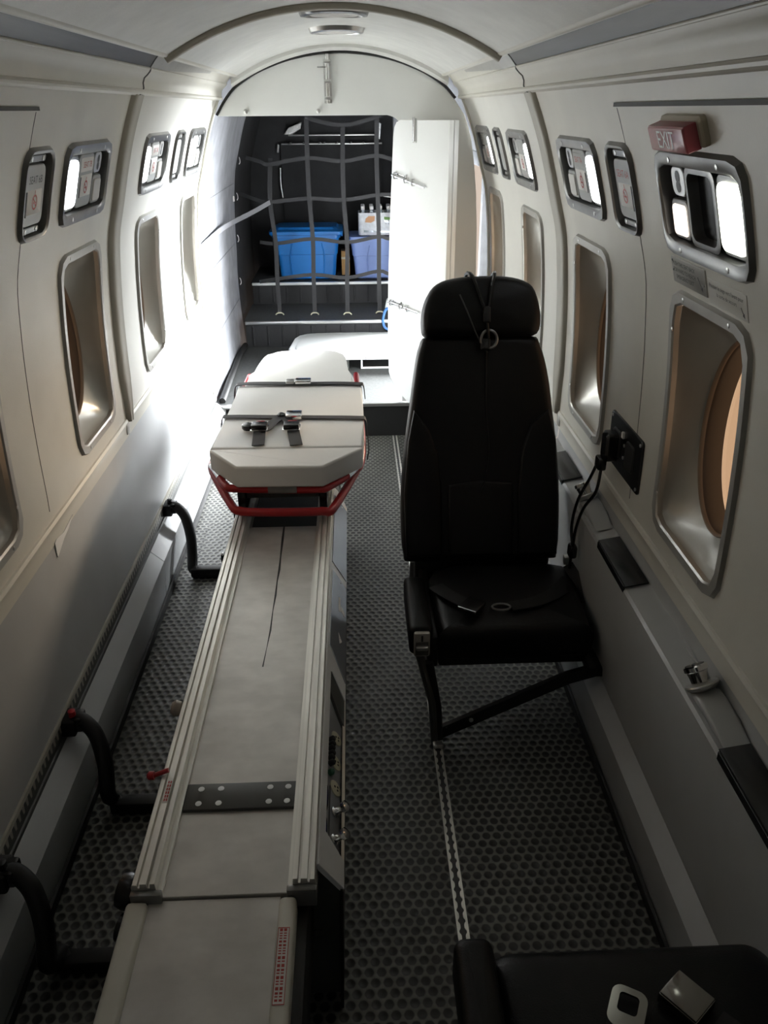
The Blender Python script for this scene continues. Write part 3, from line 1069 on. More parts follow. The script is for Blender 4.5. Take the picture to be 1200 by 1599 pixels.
def service_unit(s, yc, label, seat, lens='lens', opened=False, glow=False):
    t = thing('service_panel', tuple(Wp(s, yc, PSU_ZC - PSU_HH)), label, 'service panel', 'lit service panels along the cabin walls')
    mp = wall_map(s, yc, PSU_ZC)
    ring('bezel', mp, PSU_HW, PSU_HH, 0.032, PSU_HW - 0.016, PSU_HH - 0.026, 0.022, 0.009, -0.022, 'bezel', t, edge=.005)
    plate('backing', mp, rect(-.168, .168, -.066, .066, .02), -.030, -.020, 'blackgloss', t)
    # lit lens at the near end
    lp = plate('light_panel', mp, rect(-.160, -.056, -.060, .060, .018), -.019, -.004, 'bezel', t)
    plate('lens', mp, rect(-.150, -.066, -.052, .050, .016), -.005, .0015, lens, lp)
    if not opened:
        sp = plate('sign_panel', mp, rect(-.050, .068, -.060, .060, .016), -.019, -.003, 'signgrey', t)
        lb = plate('seat_label', mp, rect(-.036, .058, .020, .052, .004), -.004, -.0015, 'sticker' if s < 0 else 'signgrey', sp)
        if seat:
            wall_text('seat_text', seat, .019, mp, s, .011, .036, -.0008, 'redink', sp)
        plate('sticker', mp, rect(-.030, .060, -.036, .014, .002), -.004, -.0015, 'sticker', sp)
        no_smoking(mp, s, .012, -.014, .015, -.0006, sp)
        multi('sticker_edge', [(strap_geo([mp(-.033, v, -.001) for v in (-.036, .010)], .004, .001, (0, 1, 0)))], 'blackink', sp)
    else:
        cav = ring('cavity_frame', wall_map(s, yc + .005, PSU_ZC), .062, .064, .02, .052, .054, .016, .0, -.045, 'bezel', t)
        plate('cavity', mp, rect(-.05, .06, -.06, .06, .01), -.065, -.050, 'blackgloss', t)
        for zz, mm in ((-.022, 'tan'),):
            mk = plate('mask_box', mp, rect(-.042, .022, -.050, -.006, .008), -.060, -.022, mm, t, .006)
            lathe('knob', [(.007, 0), (.007, .014), (.003, .02)], mp(.032, -.012, -.05), mp(.03, 0, 1) - mp(.03, 0, 0), 'outlet', t, 10)
        plate('tag', mp, rect(-.042, .03, .024, .042, .002), -.050, -.030, 'exitface', t)
    sk = plate('socket_panel', mp, rect(.074, .134, .012, .060, .016), -.019, -.003, 'steel', t)
    multi('socket_hole', [([mp(.104 + .010 * math.cos(a) * (1 if True else 0), .036 + dv + .010 * math.sin(a), -.0022) for a in np.linspace(0, 2 * math.pi, 12, endpoint=False)],
                           [tuple(range(12))]) for dv in (-.008, .008)], 'blackink', sk, smooth=0)
    rl = plate('reading_lens', mp, rect(.074, .150, -.060, .006, .012), -.019, -.003, 'bezel' if glow else 'signgrey', t)
    plate('lens', mp, rect(.082, .142, -.054, -.002, .008), -.004, .0005, 'lens_glow' if glow else 'lens_pale', rl)
    for u, v in ((-.10, .075), (.10, .075), (-.10, -.075), (.10, -.075)):
        lathe('screw', [(.005, 0), (.005, .0015), (.003, .002)], mp(u, v, .0085), mp(u, v, 1) - mp(u, v, 0), 'steel', t, 8)
    return t


PL = ['lit service panel above the window cut off by the left edge of the photo',
      'lit service panel above the large left window nearest the viewer, red seat number',
      'lit service panel above the second left window, just past the joint cover',
      'overexposed lit service panel on the left wall next to the bulkhead']
PR = ['large lit service panel with an open black cavity under the red exit sign',
      'lit service panel between the joint cover and the narrow unit on the right wall',
      'lit service panel just past the joint cover on the right wall',
      'lit service panel on the right wall half hidden by the folded white door']
for k, y in enumerate(PY):
    service_unit(-1, y, PL[k], ['', 'SEAT 7B', 'SEAT 8B', ''][k])
for k, y in enumerate(PY):
    service_unit(1, y, PR[k], ['', 'SEAT 7A', '', ''][k], lens='lens_warm' if k == 0 else 'lens', opened=(k == 0), glow=(k == 0))


def narrow_unit(s, yc, label, seat):
    t = thing('mask_panel', tuple(Wp(s, yc, PSU_ZC - PSU_HH)), label, 'wall panel', 'narrow oxygen mask panels on the cabin walls')
    mp = wall_map(s, yc, PSU_ZC)
    ring('bezel', mp, NAR_HW, PSU_HH, 0.036, NAR_HW - 0.013, PSU_HH - 0.012, 0.026, 0.009, -0.020, 'bezel', t, edge=.005, N=44)
    plate('backing', mp, rect(-.075, .075, -.079, .079, .02), -.030, -.019, 'blackgloss', t)
    plate('end_bar', mp, rect(-.045, .050, .060, .074, .004), -.018, -.002, 'bezel', t)
    plate('end_bar', mp, rect(-.050, .045, -.076, -.064, .004), -.018, -.002, 'bezel', t)
    sp = plate('cover', mp, rect(-.058, .058, -.060, .056, .018), -.018, -.001, 'signgrey', t)
    if seat:
        wall_text('seat_text', seat, .021, mp, s, .0, .028, .0004, 'blackink' if s < 0 else 'redink', sp)
        plate('sticker', mp, rect(-.042, .042, -.038, .010, .002), -.002, .0006, 'sticker', sp)
        no_smoking(mp, s, .0, -.014, .015, .0014, sp)
        multi('sticker_edge', [(strap_geo([mp(-.046, v, .001) for v in (-.040, .008)], .005, .001, (0, 1, 0)))], 'blackink', sp)
    for u, v in ((-.03, .067), (.034, .067), (-.034, -.070), (.03, -.070)):
        lathe('screw', [(.0055, 0), (.0055, .0015), (.003, .002)], mp(u, v, -.0025), mp(u, v, 1) - mp(u, v, 0), 'steel', t, 8)


narrow_unit(-1, NY[0], 'narrow mask panel with black seat lettering near the left edge of the photo', 'SEAT 6B')
narrow_unit(-1, NY[1], 'plain narrow mask panel between two lit panels on the left wall', '')
narrow_unit(1, NY[0], 'narrow mask panel with a no-smoking sticker beside the exit sign', 'SEAT 6A')
narrow_unit(1, NY[1], 'plain narrow mask panel between two lit panels on the right wall', '')

# exit sign ------------------------------------------------------------------
ex = thing('exit_sign', tuple(Wp(1, 1.37, 1.49)), 'dark red box sign reading EXIT above the open service panel', 'sign')
mp = wall_map(1, 1.378, 1.516)
plate('back_plate', mp, rect(-.090, .080, -.018, .025, .008), -.001, .012, 'tan', ex, .004)
plate('sign_body', mp, rect(-.078, .078, -.019, .019, .002), .011, .033, 'exitred', ex, .002)
plate('sign_face', mp, rect(-.076, .076, -.017, .017, .002), .0325, .0342, 'exitface', ex, .001)
wall_text('exit_text', 'EXIT', .037, mp, 1, 0.0, -.001, .0348, 'whiteink', ex)

# placards below the open service panel
pl = thing('placard', tuple(Wp(1, 1.46, 1.255)), 'grey metal placard with black lettering and an arrow above the nearest right window', 'placard')
mp = wall_map(1, 1.458, 1.277)
plate('plate', mp, rect(-.080, .080, -.024, .024, .003), .0, .0022, 'bezel2', pl, .0008)
for i, ln in enumerate(('PUSH THIS SEAT BACK', 'FORWARD TO REACH', 'EMERGENCY EXIT')):
    wall_text('lettering', ln, .0105, mp, 1, .018, .013 - .012 * i, .0026, 'blackink', pl)


def arrow(mp, u, v, L, n, parent):
    d = Vector((-.62, -.78))
    p0, p1 = Vector((u, v)), Vector((u, v)) + d * L
    pr = Vector((-d.y, d.x))
    g = []
    q = p1 - d * .008
    for poly in ((p0 + pr * .0012, p0 - pr * .0012, q - pr * .0012, q + pr * .0012), (q + pr * .004, q - pr * .004, p1)):
        g.append(([mp(c.x, c.y, n) for c in poly], [tuple(range(len(poly)))]))
    return multi('arrow', g, 'blackink', parent, smooth=0)


arrow(mp, -.046, .006, .030, .0027, pl)
for u, v in ((.073, .017), (.073, -.001), (-.072, -.004)):
    lathe('rivet', [(.003, 0), (.002, .001)], mp(u, v, .002), mp(u, v, 1) - mp(u, v, 0), 'greydark', pl, 8)
dc = thing('decal', tuple(Wp(1, 1.30, 1.245)), 'white decal in small French print with an arrow beside the metal placard', 'decal')
mp = wall_map(1, 1.300, 1.270)
plate('film', mp, rect(-.078, .074, -.024, .020, .002), .0, .0008, 'panel_aft', dc, .0003)
for i, ln in enumerate(("Pousser le siege vers l'avant pour", 'la sortie de secours')):
    wall_text('lettering', ln, .0098, mp, 1, .0, .009 - .012 * i, .0012, 'blackink', dc)
arrow(mp, -.055, -.004, .020, .0013, dc)

# ceiling lamps ----------------------------------------------------------------
for i, (y, lb) in enumerate(((2.60, 'unlit dome lamp with a dark bezel just behind the ceiling rib'), (3.16, 'unlit pale dome lamp nearer the bulkhead on the ceiling'))):
    t = thing('ceiling_lamp', (0, y, 1.77), lb, 'lamp', 'dome lamps on the ceiling')
    hw, hd = (0.10, 0.075) if i == 0 else (.096, .085)

    def cm(u, v, n):
        return Vector((u, y + v, carc(u) - n))
    o, o2, i2, i1 = (dense_rr(hw - e, hd - e, .06, 48) for e in (0, .006, .018, .022))
    loft('bezel', [[cm(u, v, -.001) for u, v in o], [cm(u, v, .013) for u, v in o2], [cm(u, v, .016) for u, v in i2], [cm(u, v, .010) for u, v in i1]],
         'bezel' if i == 0 else 'steel', t, smooth=50)
    loft('lens', [[cm(u, v, .008) for u, v in i1], [cm(u * .8, v * .8, .016) for u, v in i1], [cm(u * .4, v * .4, .019) for u, v in i1]], 'lens_pale', t, smooth=60, cap1=True)

# right wall: outlet panel, lids, cup holders ---------------------------------------
op = thing('outlet_panel', tuple(Wp(1, 1.78, .735)), 'black power outlet panel between the two nearest right windows', 'outlet panel')
mp = wall_map(1, 1.775, .802)
plate('plate', mp, rect(-.118, .118, -.068, .066, .010), 0, .006, 'blackgloss', op, .002)
for u in (-.045, .055):
    so = plate('socket', mp, rect(u - .03, u + .03, -.034, .034, .012), .006, .010, 'black', op, .002)
plate('switch', mp, rect(.004, .016, .028, .044, .002), .006, .012, 'sticker', op)
for u, v in ((-.106, .055), (.106, .055), (-.106, -.056), (.106, -.056), (0, .012), (0, -.020)):
    lathe('screw', [(.0045, 0), (.0045, .002), (.002, .003)], mp(u, v, .0055), mp(u, v, 1) - mp(u, v, 0), 'steel', op, 8)

pc = thing('power_cable', tuple(Wp(1, 1.80, .40)), 'black two-legged power cable plugged into the right wall outlet', 'cable')
plate('plug', wall_map(1, 1.83, .800), rect(-.024, .024, -.044, .030, .010), .010, .040, 'blackgloss', pc, .006)
box('strain_relief', (.640, 1.800, .735), (.662, 1.838, .768), 'blackgloss', pc, .006)
tube('cord', [(.650, 1.838, .745), (.642, 1.86, .69), (.628, 1.895, .61), (.622, 1.905, .53), (.625, 1.888, .475)], .0042, 'blackgloss', pc)
tube('cord', [(.650, 1.805, .745), (.642, 1.80, .68), (.630, 1.845, .61), (.624, 1.870, .54), (.625, 1.884, .475)], .0042, 'blackgloss', pc)
box('junction', (.614, 1.868, .44), (.636, 1.902, .478), 'blackgloss', pc, .007)
tube('cord', [(.625, 1.888, .445), (.628, 1.90, .40), (.632, 1.915, .355), (.640, 1.905, .30), (.645, 1.86, .24)], .0042, 'blackgloss', pc)

for i, (y0, y1, lb) in enumerate(((1.515, 1.735, 'black lid in the grey armrest ledge below the outlet panel'), (0.78, 1.00, 'black lid in the grey armrest ledge at the right edge of the photo'),
                                  (2.10, 2.30, 'black lid in the grey armrest ledge beside the seat shoulder'))):
    g = thing('ledge_lid', (.668, (y0 + y1) / 2, .571), lb, 'lid', 'black lids in the armrest ledge')
    prism('lid', [(.6425, y0, .5710), (.6425, y1, .5710), (.696, y1, .5810), (.696, y0, .5810)], (0, 0, .004), 'blackgloss', g, .0012, 2)
    prism('lip', [(.6395, y0 + .004, .556), (.6395, y1 - .004, .556), (.6395, y1 - .004, .573), (.6395, y0 + .004, .573)], (.004, 0, 0), 'blackgloss', g, .0008, 1)
for i, (y, lb) in enumerate(((1.145, 'steel cup-shaped ashtray on the armrest ledge below the nearest right window'), (1.95, 'steel cup-shaped ashtray on the ledge right behind the hanging power cable'))):
    t = thing('ashtray', (.665, y, .575), lb, 'ashtray', 'ashtrays in the armrest ledge')
    ax = Vector((-.30, .55, .78)).normalized()
    o = Vector((.668, y, .594))
    lathe('flange', [(.022, -.010), (.030, -.004), (.032, 0), (.030, .003), (.019, .004)], o, ax, 'steel', t, 24)
    lathe('cup', [(.018, .003), (.0185, .018), (.020, .026), (.0225, .028), (.0225, .036), (.018, .038), (.016, .020), (.004, .018)], o, ax, 'chrome', t, 20)
    prism('end_block', [(.648, y - .165, .5722), (.648, y - .10, .584), (.648, y - .045, .590), (.648, y - .015, .588), (.648, y + .004, .5722)], (.050, 0, .008), 'ledge', t, .006, 3, smooth=50)
    prism('channel_lip', [(.690, y + .002, .5765), (.694, y + .002, .5775), (.694, y + .13, .5775), (.690, y + .13, .5765)], (0, 0, .006), 'ledge', t, .002, 2)

# sticker residue on the left wall
prism('sticker_residue', [(-.6975, 1.70, .622), (-.6975, 1.715, .626), (-.6975, 1.765, .618), (-.6975, 1.84, .628), (-.6975, 1.80, .612), (-.6975, 1.76, .604), (-.6975, 1.72, .590), (-.6975, 1.70, .583)],
      (.0015, 0, 0), 'residue', None, smooth=0, label='torn pale sticker residue on the grey lower left wall', cat='sticker')

# ================================================================ PASSENGER SEAT (facing the viewer)
seat = thing('passenger_seat', (.40, 1.80, 0), 'black leather aircraft seat with headrest standing on the aisle seat track', 'seat', 'aircraft seats on the right')
vax = Vector((0, .27, .74)).normalized()
nax = Vector((0, -.74, .27)).normalized()
p0 = Vector((0, 1.95, .39))


def bp(x, v, n=0.0):
    return Vector((x, p0.y + vax.y * v + nax.y * n, p0.z + vax.z * v + nax.z * n))


def cushion(name, outline, n_front, n_back, m, parent, mapf, bev=.03, bulge=.012, rings=5, **kw):
    """padded slab from an outline (closed list of (x,v)); rounded edges, slightly domed faces"""
    cx = sum(p[0] for p in outline) / len(outline)
    cv = sum(p[1] for p in outline) / len(outline)
    hx = max(abs(p[0] - cx) for p in outline)
    hv = max(abs(p[1] - cv) for p in outline)
    loops = []
    for sgn, n_ in ((-1, n_back), (1, n_front)):
        L = []
        for i in range(rings + 1):
            a = math.pi / 2 * i / rings
            ins = bev * (1 - math.cos(a)) if sgn > 0 else bev * (1 - math.cos(a))
            off = bev * math.sin(a)
            k = n_ - sgn * bev + sgn * off
            sx, sv = 1 - ins / hx, 1 - ins / hv
            L.append([mapf(cx + (x - cx) * sx, cv + (v - cv) * sv, k) for x, v in outline])
        for f in (0.75, 0.45, 0.15):
            sx, sv = (1 - bev / hx) * f, (1 - bev / hv) * f
            L.append([mapf(cx + (x - cx) * sx, cv + (v - cv) * sv, n_ + sgn * bulge * (1 - f * f)) for x, v in outline])
        loops.append(L)
    allp = loops[0][::-1] + loops[1]
    return loft(name, allp, m, parent, smooth=60, cap0=True, cap1=True, **kw)


def dens(outline, k=4):
    return [(p.x, p.y) for p in spline([(x, y, 0) for x, y in outline], k, True)]


back_out = [(.165, .02), (.158, .114), (.161, .224), (.174, .35), (.190, .456), (.206, .562), (.220, .618), (.245, .640), (.39, .644), (.53, .638), (.556, .618), (.579, .538), (.594, .431), (.611, .286),
            (.615, .14), (.609, .02), (.58, .002), (.39, .0), (.19, .002)]
cushion('backrest', dens(back_out, 3), .0, -.085, 'leather', seat, bp, .028, .006)
head_out = [(.225, .666), (.229, .717), (.248, .762), (.280, .786), (.333, .797), (.39, .7995), (.44, .799), (.492, .791), (.531, .770), (.549, .725), (.555, .680), (.545, .642), (.50, .634), (.39, .632), (.28, .634), (.235, .640)]
cushion('headrest', dens(head_out, 3), .022, -.085, 'leather', seat, bp, .030, .008)
# stitched side wings and lumbar panel
for nm, o in (('side_wing', [(.170, .02), (.166, .2), (.180, .35), (.198, .436), (.239, .384), (.266, .312), (.274, .221), (.274, .02)]),
              ('side_wing', [(.603, .02), (.606, .2), (.598, .35), (.578, .432), (.529, .396), (.501, .325), (.489, .216), (.489, .02)]),
              ('lumbar_pad', [(.290, .02), (.290, .225), (.38, .236), (.475, .228), (.475, .02)])):
    cushion(nm, o, .012, -.01, 'leather', seat, bp, .010, .004, 3)
# seat cushion


def sp_(x, v, n):
    return Vector((x, 1.66 + v, .365 + n + .05 * v))


pan = [(.238, .012), (.25, .0), (.43, -.008), (.62, .0), (.634, .012), (.640, .15), (.632, .30), (.45, .32), (.25, .30), (.234, .15)]
cushion('seat_cushion', dens(pan, 3), .0, -.105, 'leather', seat, sp_, .035, .010)
box('seat_base', (.240, 1.69, .225), (.640, 2.02, .270), 'black', seat, .008)
box('back_panel', (.20, 2.015, .27), (.60, 2.05, .42), 'black', seat, .008)
# armrest with recline control
arm = cushion('armrest', rr(.030, .130, .012, 4, .190, 1.785), .375, .290, 'leather', seat, lambda x, v, n: Vector((x, v, n)), .014, .002, 4)
box('recline_control', (.171, 1.645, .293), (.212, 1.664, .366), 'bezel2', arm, .005)
box('control_slot', (.189, 1.6425, .342), (.194, 1.650, .360), 'blackink', arm, .001)
box('control_lever', (.176, 1.634, .318), (.207, 1.650, .330), 'steel', arm, .004)
box('control_recess', (.175, 1.6435, .299), (.208, 1.650, .340), 'greydark', arm, .001)
# inboard frame, legs, brace
box('side_frame', (.210, 1.67, .24), (.236, 2.05, .335), 'black', seat, .006)
V, F = tube_geo([(.186, 1.668, .29), (.222, 1.652, .14), (.232, 1.640, .006)], .011, 8)
V2, F2 = tube_geo([(.212, 1.668, .26), (.236, 1.655, .12), (.242, 1.642, .006)], .012, 8)
multi('leg', [(V, F)], 'greydark', seat)
multi('leg', [(V2, F2)], 'black', seat)
multi('leg', [tube_geo([(.215, 2.00, .26), (.238, 2.03, .006)], .013, 8)], 'black', seat)
box('foot', (.224, 1.615, .0045), (.252, 1.668, .020), 'steel', seat, .005)
box('foot', (.224, 2.005, .0045), (.252, 2.055, .020), 'steel', seat, .005)
multi('brace', [strap_geo([(.245, 1.655, .030), (.58, 1.655, .205), (.665, 1.655, .232)], .034, .014, (0, 0, 1))], 'black', seat)
lathe('brace_bolt', [(.006, 0), (.006, .004), (.003, .006)], (.328, 1.647, .078), (0, -1, 0), 'steel', seat, 10)
multi('brace', [strap_geo([(.245, 2.03, .030), (.58, 2.03, .205), (.665, 2.03, .232)], .030, .014, (0, 0, 1))], 'black', seat)
box('wall_mount', (.630, 1.64, .215), (.682, 2.06, .245), 'black', seat, .004)
# seat belt lying on the cushion
bl = multi('belt', [strap_geo(spline([(.245, 1.86, .372), (.27, 1.80, .384), (.31, 1.755, .385), (.335, 1.735, .386)], 4), .042, .003, (.5, .6, 0))], 'seatweb', seat)
bk = Matrix.Translation((.328, 1.722, .390)) @ Matrix.Rotation(math.radians(-35), 4, 'Z')
box('buckle', (-.026, -.030, -.002), (.026, .030, .012), 'blackgloss', seat, .004, mw=bk)
box('buckle_lip', (-.026, -.034, .006), (.026, -.028, .014), 'chrome', seat, .002, mw=bk)
multi('belt_tongue', [tube_geo(spline([(.405 + .024 * math.cos(a), 1.727 + .015 * math.sin(a), .386) for a in np.linspace(0, 2 * math.pi, 12, endpoint=False)], 2, True), .0028, 6, True)], 'bezel', seat)
multi('belt', [strap_geo(spline([(.43, 1.73, .385), (.50, 1.75, .384), (.57, 1.80, .380), (.62, 1.87, .372)], 4), .042, .003, (.3, .8, 0))], 'seatweb', seat)
box('belt_anchor', (.612, 1.905, .40), (.628, 1.925, .425), 'steel', seat, .003)
multi('belt', [strap_geo(spline([(.625, 1.91, .40), (.645, 1.87, .37), (.655, 1.82, .33)], 4), .030, .003, (0, .7, .7))], 'seatweb', seat)
multi('hinge_plate', [strap_geo([(.186, 1.945, .40), (.186, 1.955, .335)], .012, .006, (1, 0, 0))], 'steel', seat)

# headset cord looped over the headrest
hc = thing('headset_cord', tuple(bp(.40, .62, .03)), 'thin black cord with a plastic clip looped over the seat headrest', 'cord')
tube('loop_cord', [bp(.352, .80, -.06), bp(.352, .808, -.01), bp(.360, .792, .030), bp(.378, .745, .033), bp(.394, .700, .034)], .0055, 'blackgloss', hc, n=6)
tube('loop_cord', [bp(.426, .80, -.06), bp(.426, .808, -.01), bp(.420, .792, .030), bp(.410, .745, .033), bp(.402, .700, .034)], .0055, 'blackgloss', hc, n=6)
cushion('slider', rr(.010, .022, .005, 3, .398, .690), .045, .028, 'black', hc, bp, .004, .001, 3)
tube('cord', [bp(.398, .672, .036), bp(.402, .640, .034), bp(.404, .62, .03)], .004, 'blackgloss', hc, n=6)
multi('clip_ring', [tube_geo(spline([bp(.405 + .022 * math.cos(a), .625 + .024 * math.sin(a), .030) for a in np.linspace(0, 2 * math.pi, 14, endpoint=False)], 2, True), .0042, 8, True)], 'bezel', hc)
cushion('clip_body', rr(.014, .016, .004, 3, .395, .612), .034, .008, 'blackgloss', hc, bp, .004, .001, 3)
tube('thin_wire', [bp(.325, .745, .034), bp(.345, .70, .034), bp(.37, .64, .030), bp(.395, .60, .016), bp(.405, .590, .014)], .002, 'greydark', hc, n=6)
tube('thin_wire', [bp(.400, .60, .014), bp(.400, .45, .009), bp(.408, .32, .009), bp(.395, .24, .012), bp(.380, .20, .016)], .0018, 'blackgloss', hc, n=6)

# ================================================================ NEAR SEAT (facing aft, only its front shows)
s2 = thing('passenger_seat', (.40, .45, 0), 'black leather seat cut off by the lower right corner, buckle lying on it', 'seat', 'aircraft seats on the right')


def s2m(x, v, n):
    return Vector((x, v, n))


cushion('seat_cushion', rr(.211, .236, .035, 7, .421, .513), .450, .335, 'leather', s2, s2m, .035, .008)
cushion('armrest', rr(.029, .21, .016, 5, .190, .540), .475, .385, 'leather', s2, s2m, .018, .003, 4)
cushion('armrest', rr(.020, .21, .012, 5, .655, .470), .475, .385, 'leather', s2, s2m, .014, .003, 4)
cushion('backrest', dens([(.20, .45), (.22, .70), (.24, .95), (.30, 1.05), (.42, 1.07), (.54, 1.05), (.60, .95), (.62, .70), (.62, .45), (.42, .43)], 3), -.245, -.33, 'leather', s2,
        lambda x, v, n: Vector((x, -n - .20 * (v - .45), v)), .03, .006)
box('seat_base', (.225, .30, .29), (.63, .72, .34), 'black', s2, .01)
multi('leg', [tube_geo([(.236, .66, .30), (.238, .68, .006)], .013, 8)], 'black', s2)
multi('leg', [tube_geo([(.236, .33, .30), (.238, .32, .006)], .013, 8)], 'black', s2)
box('wall_mount', (.62, .32, .215), (.682, .70, .245), 'black', s2, .004)
multi('brace', [strap_geo([(.245, .67, .030), (.58, .67, .205), (.665, .67, .232)], .03, .014, (0, 0, 1))], 'black', s2)
bk2 = Matrix.Translation((.468, .645, .466)) @ Matrix.Rotation(math.radians(-52), 4, 'Z')
bb_ = box('buckle', (-.029, -.026, -.010), (.029, .026, .010), 'darkchrome', s2, .004, mw=bk2)
box('buckle_flap', (-.027, -.024, .009), (.027, .024, .0125), 'darkchrome', s2, .002, mw=bk2)
multi('belt', [strap_geo(spline([(.50, .62, .456), (.54, .57, .462), (.60, .50, .460), (.64, .44, .44)], 4), .044, .003, (.6, .7, 0))], 'seatweb', s2)
# belt tongue: plate with a slot
bm = bmesh.new()
tg = Matrix.Translation((.385, .638, .463)) @ Matrix.Rotation(math.radians(-28), 4, 'Z')
oo = rr(.024, .030, .014, 5)
ii = [(x * .55, y * .55 + .006) for x, y in rr(.024, .026, .010, 5)]
va = [bm.verts.new(tg @ Vector((x, y, 0))) for x, y in oo]
vb_ = [bm.verts.new(tg @ Vector((x, y, 0))) for x, y in ii]
vc = [bm.verts.new(tg @ Vector((x, y, .004))) for x, y in oo]
vd = [bm.verts.new(tg @ Vector((x, y, .004))) for x, y in ii]
n_ = len(oo)
for i in range(n_):
    k = (i + 1) % n_
    bm.faces.new((va[i], va[k], vb_[k], vb_[i]))
    bm.faces.new((vc[i], vd[i], vd[k], vc[k]))
    bm.faces.new((va[i], vc[i], vc[k], va[k]))
    bm.faces.new((vb_[i], vb_[k], vd[k], vd[i]))
bm_obj('belt_tongue', bm, 'darkchrome', s2)
multi('belt', [strap_geo(spline([(.375, .618, .465), (.35, .58, .462), (.31, .52, .458), (.26, .44, .44)], 4), .044, .003, (.6, -.7, 0))], 'seatweb', s2)

# ================================================================ STRETCHER BASE
sb = thing('patient_platform', (-.18, 1.6, 0), 'long aluminium stretcher platform with grooved rails and a grey side panel', 'stretcher platform')
Y0, Y1 = .893, 2.78
box('body', (-.325, .96, .02), (-.030, Y1, .372), 'greydark', sb, .006)
box('deck_sheet', (-.308, Y0 - .004, .378), (-.085, 2.185, .397), 'deck', sb, .001, 1)
box('deck_end', (-.308, 2.19, .372), (-.085, 2.78, .376), 'black', sb, .001, 1)
cr = [(-.195, 2.184), (-.1935, 2.10), (-.1915, 2.00), (-.1895, 1.926), (-.1905, 1.86), (-.1890, 1.794), (-.1900, 1.72), (-.1885, 1.634), (-.1910, 1.56), (-.1935, 1.489)]
V, F = [], []
for i, (x, y) in enumerate(cr):
    w = .0026 * (1 - i / 11) + (.0012 if i % 2 else 0)
    V += [(x - w, y, .3975), (x + w, y, .3975)]
F = [(2 * i, 2 * i + 1, 2 * i + 3, 2 * i + 2) for i in range(len(cr) - 1)]
mesh_obj('deck_crack', V, F, 'blackink', sb, smooth=0)


def rail(name, x0, x1, y0, y1, prof, m='alu'):
    """extrusion: prof = [(f, z)] across the width from x0 to x1"""
    pts = [(x0 + (x1 - x0) * f, y0, z) for f, z in prof]
    pts += [(x1, y0, .362), (x0, y0, .362)]
    return prism(name, pts, (0, y1 - y0, 0), m, sb, 0, smooth=20)


RP = [(0, .418), (.05, .423), (.20, .423), (.22, .416), (.28, .416), (.30, .425), (.52, .425), (.54, .415), (.62, .415), (.64, .425), (.80, .425), (.82, .405), (.9, .405), (1.0, .405)]
rail('rail', -.349, -.300, Y0, Y1, RP)
rail('rail', -.047, -.094, Y0, Y1, RP)
# joint plate with eight screws
jp = box('joint_plate', (-.300, 1.065, .396), (-.092, 1.128, .404), 'greydark', sb, .0015)
for x in (-.272, -.235, -.142, -.108):
    for y in (1.079, 1.114):
        lathe('screw', [(.006, 0), (.006, .001), (.003, .0012)], (x, y, .4035), (0, 0, 1), 'steel', jp, 10)
# loading extension toward the viewer
box('extension_sheet', (-.322, -.10, .372), (-.105, Y0 - .006, .392), 'deck', sb, .001, 1)
for x0, x1 in ((-.356, -.320), (-.107, -.078)):
    box('extension_rail', (x0, -.10, .355), (x1, Y0 - .012, .403), 'cream', sb, .009, 3)
box('rail_end_cap', (-.350, Y0 - .012, .372), (-.299, Y0, .412), 'bezel', sb, .002)
box('rail_end_cap', (-.095, Y0 - .012, .372), (-.046, Y0, .412), 'bezel', sb, .002)
box('extension_body', (-.335, -.10, .24), (-.06, .955, .370), 'black', sb, .006)
ds = thing_ = box('warning_decal', (-.1035, .700, .4032), (-.0855, .822, .4040), 'sticker', sb, .0002, 1)
g = []
for a, b, c, d in ((-.1035, -.1025, .700, .822), (-.0865, -.0855, .700, .822), (-.1035, -.0855, .700, .7015), (-.1035, -.0855, .8205, .822)):
    g.append(([(a, c, .4043), (b, c, .4043), (b, d, .4043), (a, d, .4043)], [(0, 1, 2, 3)]))
y = .705
while y < .816:
    w = random.choice((.003, .005, .007))
    for k in range(2):
        g.append(([(-.1005 + .0065 * k, y, .4043), (-.0960 + .0065 * k, y, .4043), (-.0960 + .0065 * k, y + w * .7, .4043), (-.1005 + .0065 * k, y + w * .7, .4043)], [(0, 1, 2, 3)]))
    y += w + .0012
multi('decal_print', g, 'redink', ds, smooth=0)
# sloping side panel, skirt and control recess on the aisle side
XA, ZA, XB, ZB = -.046, .412, -.004, .348


def slope(f, y, n=0.0):
    nx, nz = .836, .549
    return Vector((XA + (XB - XA) * f + nx * n, y, ZA + (ZB - ZA) * f + nz * n))


def panel_piece(name, poly, n0, n1, m, parent=sb, bev=.0008):
    return prism(name, [slope(f, y, n0) for f, y in poly], slope(0, 0, n1) - slope(0, 0, n0), m, parent, bev, 1)


panel_piece('side_panel', [(0, 1.45), (.30, 1.47), (1, 1.415), (1, 2.395), (.6, 2.44), (0, 2.44)], -.008, .002, 'grey')
panel_piece('side_panel', [(0, .93), (.25, 1.0), (.25, 1.463), (0, 1.463)], -.008, .002, 'grey')
panel_piece('side_panel', [(0, .93), (1, .93), (1, .985), (.25, 1.012)], -.008, .002, 'grey')
cp = panel_piece('control_panel', [(.1, .985), (1, .985), (1, 1.47), (.1, 1.47)], -.014, -.008, 'ctrl')
panel_piece('recess_end', [(.28, 1.40), (1, 1.33), (1, 1.43), (.28, 1.472)], -.0075, .0, 'greydark')
panel_piece('service_cover', [(.06, 1.945), (.97, 1.925), (.97, 2.365), (.06, 2.375)], .002, .0045, 'bluegrey')
pc2 = panel_piece('service_cover', [(.10, 1.555), (.97, 1.475), (.97, 1.885), (.12, 1.905)], .002, .0045, 'bluegrey')
panel_piece('cover_label', [(.50, 1.735), (.60, 1.735), (.60, 1.80), (.50, 1.80)], .0045, .0052, 'sticker', pc2, .0002)
